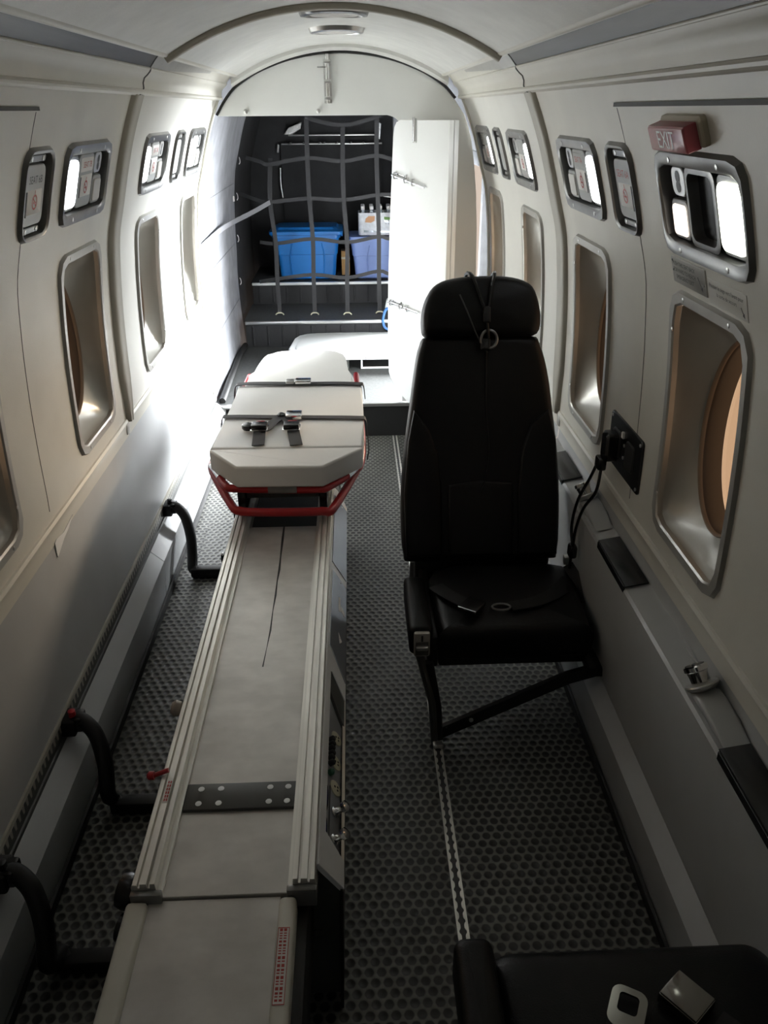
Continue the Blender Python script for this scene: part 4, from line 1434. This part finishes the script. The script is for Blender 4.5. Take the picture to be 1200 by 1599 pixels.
panel_piece('cover_label', [(.62, 1.745), (.85, 1.735), (.85, 1.755), (.62, 1.77)], .0045, .0052, 'sticker', pc2, .0002)
panel_piece('cover_arrow', [(.52, 1.64), (.72, 1.615), (.60, 1.60)], .0045, .0052, 'sticker', pc2, .0002)
for y in (1.62, 1.88, 1.95, 2.35):
    lathe('screw', [(.0035, 0), (.002, .0012)], slope(.6, y, .0045), slope(0, 0, 1) - slope(0, 0, 0), 'steel', sb, 8)
nrm = slope(0, 0, 1) - slope(0, 0, 0)
for y in (1.285, 1.215, 1.147):
    o = slope(.74, y, -.008)
    ot = lathe('outlet', [(.017, 0), (.017, .002), (.014, .003)], o, nrm, 'outlet', cp, 16)
    for f, dy in ((.68, 0), (.80, .004), (.80, -.004)):
        lathe('outlet_slot', [(.0025, 0), (.0025, .0006)], slope(f, y + dy, -.0048), nrm, 'blackink', ot, 6)
for i in range(6):
    lathe('breaker', [(.0065, 0), (.0065, .010), (.005, .012)], slope(.46 + .02 * (i % 2), 1.262 - .013 * i, -.008), nrm, 'black', cp, 10)
lathe('green_button', [(.007, 0), (.007, .008), (.004, .011)], slope(.48, 1.172, -.008), nrm, 'greenknob', cp, 12)
for y in (1.085, 1.022):
    lathe('valve', [(.010, 0), (.011, .004), (.007, .008), (.006, .020), (.011, .022), (.012, .030), (.005, .034)], slope(.72, y, -.008), nrm, 'chrome', cp, 16)
for y in (1.10, 1.022):
    g_ = panel_piece('gauge', rr(.10, .030, .03, 3, .30, y), -.008, -.004, 'blackgloss', cp, .001)
    panel_piece('gauge_face', rr(.06, .021, .02, 3, .30, y), -.004, -.0034, 'bluedisp', g_, .0002)
panel_piece('panel_divider', [(.50, .99), (.53, .99), (.53, 1.14), (.50, 1.14)], -.008, -.006, 'greydark', cp, .0005)
prism('skirt', [(XB - .006, .93, ZB + .002), (XB, .93, ZB), (-.012, .93, 0.01), (-.018, .93, .01)], (0, 1.47, 0), 'black', sb, .0008, 1)
prism('skirt_edge', [(XB - .004, .93, ZB + .003), (XB + .0015, .93, ZB), (XB, .93, ZB - .006), (XB - .006, .93, ZB - .004)], (0, 1.47, 0), 'alu', sb, .0005, 1)
prism('near_end_plate', [(-.325, .955, .02), (-.012, .955, .02), (-.006, .955, .333), (-.030, .955, .368), (-.325, .955, .368)], (0, .012, 0), 'greydark', sb, .001, 1)
lathe('end_bolt', [(.006, 0), (.006, .010), (.003, .012)], (-.052, .955, .352), (0, -1, 0), 'steel', sb, 10)
lathe('end_bolt', [(.012, 0), (.012, .004), (.008, .006)], (-.055, .955, .20), (0, -1, 0), 'greydark', sb, 12)
# left side fittings
lathe('tan_knob', [(.008, 0), (.008, .012), (.016, .014), (.018, .026), (.012, .034)], (-.350, 1.375, .375), (-1, 0, .2), 'knobtan', sb, 14)
box('knob_bracket', (-.362, 1.345, .325), (-.349, 1.405, .36), 'blackgloss', sb, .003)
multi('lock_pin', [tube_geo([(-.368, 1.131, .424), (-.335, 1.138, .432)], .0045, 8)], 'redtube', sb)
lathe('lock_pin_head', [(.008, 0), (.008, .010), (.005, .013)], (-.362, 1.132, .425), (-1, 0, 0), 'redtube', sb, 12)
dl = box('rail_decal', (-.3335, 1.064, .4252), (-.3235, 1.122, .4258), 'sticker', sb, .0001, 1)
multi('decal_print', [([(-.3315 + .004 * k, 1.067 + .0085 * i, .4261), (-.3288 + .004 * k, 1.067 + .0085 * i, .4261), (-.3288 + .004 * k, 1.0735 + .0085 * i, .4261), (-.3315 + .004 * k, 1.0735 + .0085 * i, .4261)], [(0, 1, 2, 3)])
                       for i in range(6) for k in range(2)], 'redink', dl, smooth=0)
lathe('swivel_clamp', [(.012, -.02), (.030, -.016), (.032, 0), (.028, .012), (.012, .016)], (-.378, .945, .345), (-1, .2, .1), 'blackgloss', sb, 16)
lathe('swivel_clamp', [(.010, -.012), (.022, -.01), (.022, .008), (.010, .012)], (-.372, .885, .33), (-1, .2, .1), 'blackgloss', sb, 16)
for y in (2.02, 2.30):
    box('rail_clip', (-.366, y - .012, .375), (-.349, y + .012, .40), 'blackgloss', sb, .003)
# cross arms that hold the base to the left wall rail
for i, (yw, yf, red) in enumerate(((2.675, 2.555, False), (1.515, 1.445, True), (1.085, 1.040, False))):
    a = thing_ = tube('cross_arm', [(-.672, yw, .224), (-.645, yw - .004, .236), (-.612, yw - .02, .205), (-.592, yw - .05, .14), (-.588, yw - .08, .07), (-.585, yf + .01, .032), (-.57, yf, .024)], .019, 'black', sb, n=10)
    box('floor_bar', (-.59, yf - .018, .004), (-.31, yf + .018, .040), 'black', sb, .006)
    box('clamp', (-.692, yw - .030, .205), (-.655, yw + .030, .250), 'black', a, .006)
    box('clamp', (-.668, yw - .022, .212), (-.640, yw + .022, .252), 'blackgloss', a, .006)
    lathe('clamp_screw', [(.009, 0), (.009, .016), (.004, .018)], (-.664, yw - .004, .250), (0, 0, 1), 'redtube' if red else 'blackgloss', a, 10)
box('tread_plate', (-.585, 2.575, .002), (-.33, 2.95, .012), 'floor', sb, .001, 1)

# ================================================================ STRETCHER
st = thing('stretcher', (-.18, 2.8, .425), 'stretcher with a white vinyl mattress on a red tubular frame', 'stretcher')


def slab(name, poly, z0, z1, bev=.016, m='mattress'):
    o = prism(name, [(x, y, z0) for x, y in poly], (0, 0, z1 - z0), m, st, bev, 3, smooth=60)
    wn = o.modifiers.new('weighted', 'WEIGHTED_NORMAL')
    wn.keep_sharp = True
    wn.weight = 100
    return o


slab('foot_pad', [(-.330, 2.193), (-.067, 2.186), (.053, 2.322), (.055, 2.3345), (-.429, 2.3395), (-.428, 2.330)], .528, .598, .008)
slab('mattress', [(-.429, 2.341), (.055, 2.336), (.062, 2.60), (.061, 2.968), (-.418, 2.978), (-.412, 2.80)], .528, .600, .010)
slab('head_pad', dens([(-.385, 2.995), (-.376, 3.10), (-.366, 3.26), (-.343, 3.40), (-.288, 3.468), (-.17, 3.470), (-.047, 3.455), (-.006, 3.340), (.008, 3.15), (.022, 2.990), (-.18, 2.985)], 3), .535, .602, .016)
tube('frame_tube', [(-.425, 3.38, .512), (-.432, 3.0, .512), (-.440, 2.60, .512), (-.441, 2.43, .512), (-.432, 2.372, .512), (-.375, 2.252, .512), (-.345, 2.226, .512), (-.20, 2.212, .512), (-.085, 2.208, .512), (-.055, 2.222, .512),
                    (.024, 2.335, .512), (.048, 2.40, .512), (.056, 2.60, .512), (.048, 3.0, .512), (.040, 3.38, .512)], .0125, 'redtube', st, n=10, k=4)
tube('drop_loop', [(-.444, 2.445, .505), (-.438, 2.400, .492), (-.360, 2.225, .462), (-.322, 2.180, .456), (-.20, 2.168, .456), (-.075, 2.168, .456), (-.040, 2.185, .457), (.034, 2.395, .490), (.048, 2.44, .505)],
     .0135, 'redtube', st, n=10, k=4)
for a, b in (((-.436, 2.392, .514), (-.394, 2.296, .514)), ((.000, 2.300, .514), (.038, 2.366, .514))):
    multi('frame_clip', [tube_geo([a, b], .0155, 10)], 'chrome', st)
box('maker_plate', (-.238, 2.196, .506), (-.150, 2.203, .528), 'bezel', st, .001)
for x in (-.400, .030):
    box('head_bracket', (x - .016, 3.0, .520), (x + .016, 3.07, .575), 'redtube', st, .006)
box('runner', (-.336, 2.22, .4255), (-.312, 3.10, .50), 'blackgloss', st, .003)
box('runner', (-.084, 2.22, .4255), (-.060, 3.10, .50), 'blackgloss', st, .003)
box('cross_member', (-.336, 2.26, .46), (-.060, 2.30, .50), 'greydark', st, .004)
box('cross_member', (-.42, 2.85, .48), (.04, 2.89, .50), 'greydark', st, .004)
# straps over the mattress
s1 = multi('strap', [strap_geo(spline([(-.434, 2.615, .53), (-.428, 2.614, .598), (-.40, 2.612, .606), (-.26, 2.604, .6055), (-.10, 2.592, .6055), (.04, 2.578, .606), (.068, 2.576, .600), (.074, 2.574, .55)], 4), .030, .0025, (0, 1, 0))], 'webbing', st)
multi('strap_tail', [strap_geo(spline([(.073, 2.574, .56), (.078, 2.56, .50), (.072, 2.565, .46)], 4), .025, .0025, (0, 1, 0))], 'webbing', st)
s2_ = multi('strap', [strap_geo(spline([(-.436, 2.972, .53), (-.428, 2.975, .596), (-.40, 2.978, .606), (-.30, 2.972, .6085), (-.18, 2.966, .607), (-.05, 2.966, .6065), (.045, 2.955, .606), (.066, 2.953, .600), (.072, 2.95, .55)], 4), .034, .003, (0, 1, 0))], 'webbing', st)
box('buckle', (-.205, 2.565, .607), (-.150, 2.618, .624), 'chrome', s1, .004)
lathe('buckle_pivot', [(.014, 0), (.015, .010), (.008, .014)], (-.222, 2.598, .607), (0, 0, 1), 'blackgloss', s1, 12)
box('buckle', (-.196, 2.950, .608), (-.135, 2.990, .624), 'chrome', s2_, .004)
box('buckle_tongue', (-.232, 2.952, .609), (-.200, 2.986, .622), 'steel', s2_, .004)
# shoulder belts
b1 = multi('shoulder_belt', [strap_geo(spline([(-.220, 2.592, .612), (-.246, 2.527, .612), (-.262, 2.470, .612), (-.285, 2.452, .614)], 4), .036, .0025, (1, 0, 0))], 'webbing', st)
multi('shoulder_belt', [strap_geo(spline([(-.284, 2.500, .616), (-.281, 2.44, .610), (-.276, 2.347, .605)], 4), .040, .0025, (1, 0, 0))], 'webbing', st)
b2 = multi('shoulder_belt', [strap_geo(spline([(-.214, 2.592, .612), (-.186, 2.525, .612), (-.178, 2.49, .614)], 4), .036, .0025, (1, 0, 0))], 'webbing', st)
multi('shoulder_belt', [strap_geo(spline([(-.178, 2.500, .616), (-.168, 2.43, .610), (-.155, 2.342, .605)], 4), .040, .0025, (1, 0, 0))], 'webbing', st)
for x, b in ((-.284, b1), (-.178, b2)):
    box('belt_buckle', (x - .026, 2.455, .612), (x + .026, 2.498, .630), 'blackgloss', b, .004)
    box('buckle_edge', (x - .029, 2.450, .610), (x + .029, 2.503, .616), 'chrome', b, .002)
    box('release_button', (x - .016, 2.502, .612), (x + .016, 2.520, .624), 'redtube', b, .004)
lathe('belt_reel', [(.018, 0), (.022, .006), (.022, .016), (.012, .020)], (-.322, 2.487, .606), (0, 0, 1), 'blackgloss', st, 14)

# ================================================================ BAGGAGE HOLD CONTENTS
# white tray on the hold floor
ty = thing('loading_tray', (.05, 4.8, HZ), 'white low tray with a rounded left corner lying behind the stretcher head', 'tray')
tp = [(.56, 4.525), (.56, 5.075), (.06, 5.085), (-.20, 5.082), (-.268, 5.072), (-.315, 5.03), (-.340, 4.96), (-.362, 4.72), (-.345, 4.62), (-.30, 4.56), (-.22, 4.535), (0, 4.530)]
prism('tray_top', [(x, y, .248) for x, y in tp], (0, 0, .022), 'white', ty, .006, 3, smooth=50)
prism('tray_inset', [(.05 + (x - .05) * .9, 4.8 + (y - 4.8) * .86, .2702) for x, y in tp], (0, 0, .0035), 'bulk', ty, .0015, 2)
fr_ = multi('foot_frame', [tube_geo([(.075, 4.575, .186), (.255, 4.575, .186)], .006, 8), tube_geo([(.075, 4.575, .240), (.255, 4.575, .240)], .006, 8), tube_geo([(.075, 4.575, .182), (.075, 4.575, .248)], .006, 8),
                           tube_geo([(.255, 4.575, .182), (.255, 4.575, .248)], .006, 8)], 'white', ty)
for x, y in ((-.25, 4.65), (-.22, 5.0), (.45, 5.0), (.45, 4.6), (-.02, 4.60)):
    box('foot', (x - .02, y - .02, HZ), (x + .02, y + .02, .249), 'greydark', ty, .003)
lathe('tray_screw', [(.006, 0), (.006, .002), (.003, .003)], (.10, 4.5305, .258), (0, -1, 0), 'steel', ty, 10)

# blue cord with a grey plug
bc = thing('blue_cord', (.25, 5.10, .27), 'blue cord with a grey plug hanging beside the white door', 'cord')
tube('cord', [(.253, 5.075, .43), (.232, 5.06, .405), (.220, 5.06, .355), (.228, 5.06, .310), (.250, 5.06, .293), (.29, 5.06, .289), (.34, 5.06, .30)], .0085, 'bluehose', bc, n=8)
cushion('plug', rr(.024, .036, .012, 3), .018, -.018, 'signgrey', bc, lambda x, v, n: Vector((.262 + x + v * .2, 5.085 + n, .448 + v)), .010, .002, 3)

# cargo net
net = thing('cargo_net', (-.1, 5.32, .345), 'dark grey webbing cargo net strung across the baggage hold', 'net')
vs_ = [[(-.456, 5.362, 1.285), (-.458, 5.355, 1.26), (-.474, 5.33, 1.04), (-.454, 5.32, .80), (-.457, 5.30, .57), (-.452, 5.28, .36)],
       [(-.235, 5.40, 1.74), (-.225, 5.34, 1.53), (-.228, 5.32, 1.288), (-.227, 5.32, 1.057), (-.216, 5.32, .815), (-.221, 5.30, .596), (-.222, 5.268, .36)],
       [(-.006, 5.34, 1.470), (-.012, 5.32, 1.267), (-.012, 5.32, 1.05), (.002, 5.32, .791), (-.004, 5.30, .571), (-.006, 5.255, .36)],
       [(.212, 5.40, 1.74), (.202, 5.34, 1.526), (.196, 5.32, 1.295), (.201, 5.32, 1.073), (.206, 5.32, .821), (.204, 5.30, .613), (.206, 5.275, .36)]]
hs_ = [[(-.225, 5.33, 1.52), (-.195, 5.33, 1.50), (-.006, 5.33, 1.466), (.186, 5.33, 1.507), (.30, 5.33, 1.56)],
       [(-.612, 5.40, 1.290), (-.52, 5.36, 1.268), (-.46, 5.345, 1.252), (-.228, 5.325, 1.288), (-.012, 5.325, 1.267), (.196, 5.325, 1.298), (.346, 5.34, 1.264), (.60, 5.40, 1.28)],
       [(-.664, 5.40, 1.080), (-.56, 5.35, 1.050), (-.478, 5.335, 1.036), (-.227, 5.325, 1.057), (-.012, 5.325, 1.045), (.201, 5.325, 1.073), (.346, 5.34, 1.072), (.64, 5.40, 1.08)],
       [(-.560, 5.38, .792), (-.454, 5.33, .788), (-.216, 5.325, .815), (.002, 5.325, .791), (.206, 5.325, .824), (.302, 5.33, .808), (.64, 5.40, .82)],
       [(-.580, 5.36, .545), (-.457, 5.31, .571), (-.221, 5.305, .596), (-.004, 5.305, .574), (.204, 5.305, .613), (.302, 5.31, .589), (.64, 5.38, .58)]]
for p in vs_:
    multi('vertical_strap', [strap_geo(spline(p, 4), .027, .003, (1, 0, 0))], 'net', net)
for p in hs_:
    multi('cross_strap', [strap_geo(spline([(x, y - .004, z) for x, y, z in p], 4), .022, .003, (0, 0, 1))], 'net', net)
for x, y in ((-.452, 5.275), (-.222, 5.263), (-.006, 5.250), (.206, 5.270)):
    multi('floor_hook', [tube_geo(spline([(x - .026, y - .01, .349), (x - .014, y, .358), (x + .014, y, .358), (x + .026, y - .01, .349)], 3), .0045, 6)], 'outlet', net)
for z, y in ((1.27, 5.43), (1.06, 5.43), (.81, 5.40), (.54, 5.40)):
    multi('wall_hook', [tube_geo(spline([(-hold_x(z) + .003, y, z + .024), (-hold_x(z) + .009, y, z + .012), (-hold_x(z) + .010, y, z - .008), (-hold_x(z) + .003, y, z - .02)], 3), .003, 6)], 'whiteink', net)
multi('side_strap', [strap_geo(spline([(-.474, 5.325, 1.036), (-.56, 5.16, 1.00), (-.640, 4.95, .975), (-.676, 4.60, .972), (-.690, 4.20, .965), (-.6985, 3.97, .958)], 5), .028, .003, (0, 0, 1))], 'paleweb', net)
box('wall_tag', (-.684, 5.19, 1.055), (-.676, 5.215, 1.085), 'sticker', None, .002, label='tiny white tag on the left hold liner above the slanting strap', cat='tag')


# storage bins
def bin_(name, label, x0, x1, y0, y1, z0, z1, inset, m, lid):
    t = thing(name, ((x0 + x1) / 2, (y0 + y1) / 2, z0), label, 'storage bin', 'plastic storage bins')
    cx, cy = (x0 + x1) / 2, (y0 + y1) / 2

    def lp(k, z, g=0.0):
        return [(x, y, z) for x, y in rr((x1 - x0) / 2 - k + g, (y1 - y0) / 2 - k + g, .035, 5, cx, cy)]
    h = z1 - z0
    loft('tub', [lp(inset + .012, z0), lp(inset, z0 + .010), lp(inset * .62, z0 + h * .55), lp(inset * .58 - .004, z0 + h * .56), lp(inset * .15, z1 - .03), lp(-.004, z1 - .028), lp(-.004, z1)], m, t, smooth=40, cap0=True, cap1=True)
    for xx, dx in ((.24, .012), (.76, -.012)):
        xm = x0 + (x1 - x0) * xx
        multi('ridge', [tube_geo(spline([(xm + dx, y0 + inset * .96, z0 + .02), (xm, y0 + inset * .55, z0 + h * .5), (xm + dx * 1.5, y0 + inset * .25, z0 + h * .80)], 4), .005, 6)], m, t)
    if lid:
        loft('lid', [lp(-.010, z1 - .008), lp(-.022, z1 - .004), lp(-.024, z1 + .016), lp(-.012, z1 + .024), lp(.010, z1 + .026), lp(.022, z1 + .040), lp(.05, z1 + .042)], m, t, smooth=40, cap0=True, cap1=True)
        for sx in (x0 - .02, x1 + .006):
            box('handle', (sx, cy - .06, z1 - .03), (sx + .014, cy + .06, z1 + .012), m, t, .004)
    return t


bin_('storage_bin', 'bright blue plastic storage bin with lid on the hold shelf', -.505, -.050, 5.66, 5.98, .4902, .800, .038, 'binblue', True)
bin_('storage_bin', 'lilac blue plastic storage bin under the pack of water bottles', .018, .500, 5.66, 5.98, .4902, .776, .036, 'binlilac', False)

# shrink-wrapped water bottles
wp = thing('water_pack', (.24, 5.80, .776), 'shrink-wrapped pack of small water bottles on the lilac bin', 'water pack')
wi = 0
bmesh_bottle = lathe_geo([(.024, 0), (.028, .006), (.028, .060), (.0275, .064), (.028, .070), (.028, .115), (.020, .140), (.011, .156), (.0105, .168)], (0, 0, 0), (0, 0, 1), 14)
mb = bpy.data.meshes.new('bottle')
mb.from_pydata([tuple(v) for v in bmesh_bottle[0]], [], bmesh_bottle[1])
mb.shade_smooth()
mb.materials.append(MT['water'])
cap = lathe_geo([(.0125, .166), (.0135, .168), (.0135, .186), (.011, .190)], (0, 0, 0), (0, 0, 1), 12)
mc = bpy.data.meshes.new('cap')
mc.from_pydata([tuple(v) for v in cap[0]], [], cap[1])
mc.shade_smooth()
mc.materials.append(MT['whiteink'])
for iy in range(3):
    for ix in range(6):
        o = bpy.data.objects.new('bottle', mb)
        COL.objects.link(o)
        o.parent = wp
        o.location = Vector((.112 + .0585 * ix, 5.735 + .0585 * iy, .7775)) - WL[wp.name]
        c = bpy.data.objects.new('cap', mc)
        COL.objects.link(c)
        c.parent = o
wr = loft('wrap_label', [[(x, y, z) for x, y in rr(.178, .089, .03, 5, .258, 5.793)] for z in (.782, .80, .88, .925)], 'label', wp, smooth=50)
fy = 5.7035
for nm, m_, pl_ in (('green_print', 'green', [(.255, .880), (.40, .880), (.40, .904), (.335, .892), (.255, .900)]), ('fruit_print', 'peach', [(.125, .865), (.165, .862), (.19, .875), (.192, .905), (.15, .905), (.13, .89)]),
                    ('band_print', 'bluegrey', [(.115, .80), (.42, .796), (.42, .805), (.20, .808), (.115, .815)])):  # last print is a blue-grey band low on the label
    mesh_obj(nm, [(x, fy - .0006, z) for x, z in pl_], [tuple(range(len(pl_)))], m_, wp, smooth=0)
V, F = text_geo('WATER', .040)
mesh_obj('label_text', [(.325 + x, fy - .0012, .862 + y_) for x, y_, _ in V], F, 'bluegrey', wp, smooth=0)

cb = thing('card_box', (-.01, 5.9, .49), 'small brown cardboard box wedged between the two bins', 'box')
box('carton', (-.045, 5.86, .4902), (.015, 5.98, .655), 'card', cb, .002)
box('tape', (-.046, 5.8585, .60), (.016, 5.8605, .615), 'tan', cb, .0003, 1)
tg_ = thing('name_strip', (.29, 5.52, 1.03), 'small white printed strip above the water pack', 'strip')
mwt = Matrix.Translation((.285, 5.50, 1.050)) @ Matrix.Rotation(math.radians(9), 4, 'Y')
box('strip', (-.042, 0, -.010), (.05, .004, .010), 'sticker', tg_, .001, mw=mwt)
box('print', (-.025, -.0008, -.005), (.035, .001, .005), 'redink', tg_, .0002, mw=mwt)
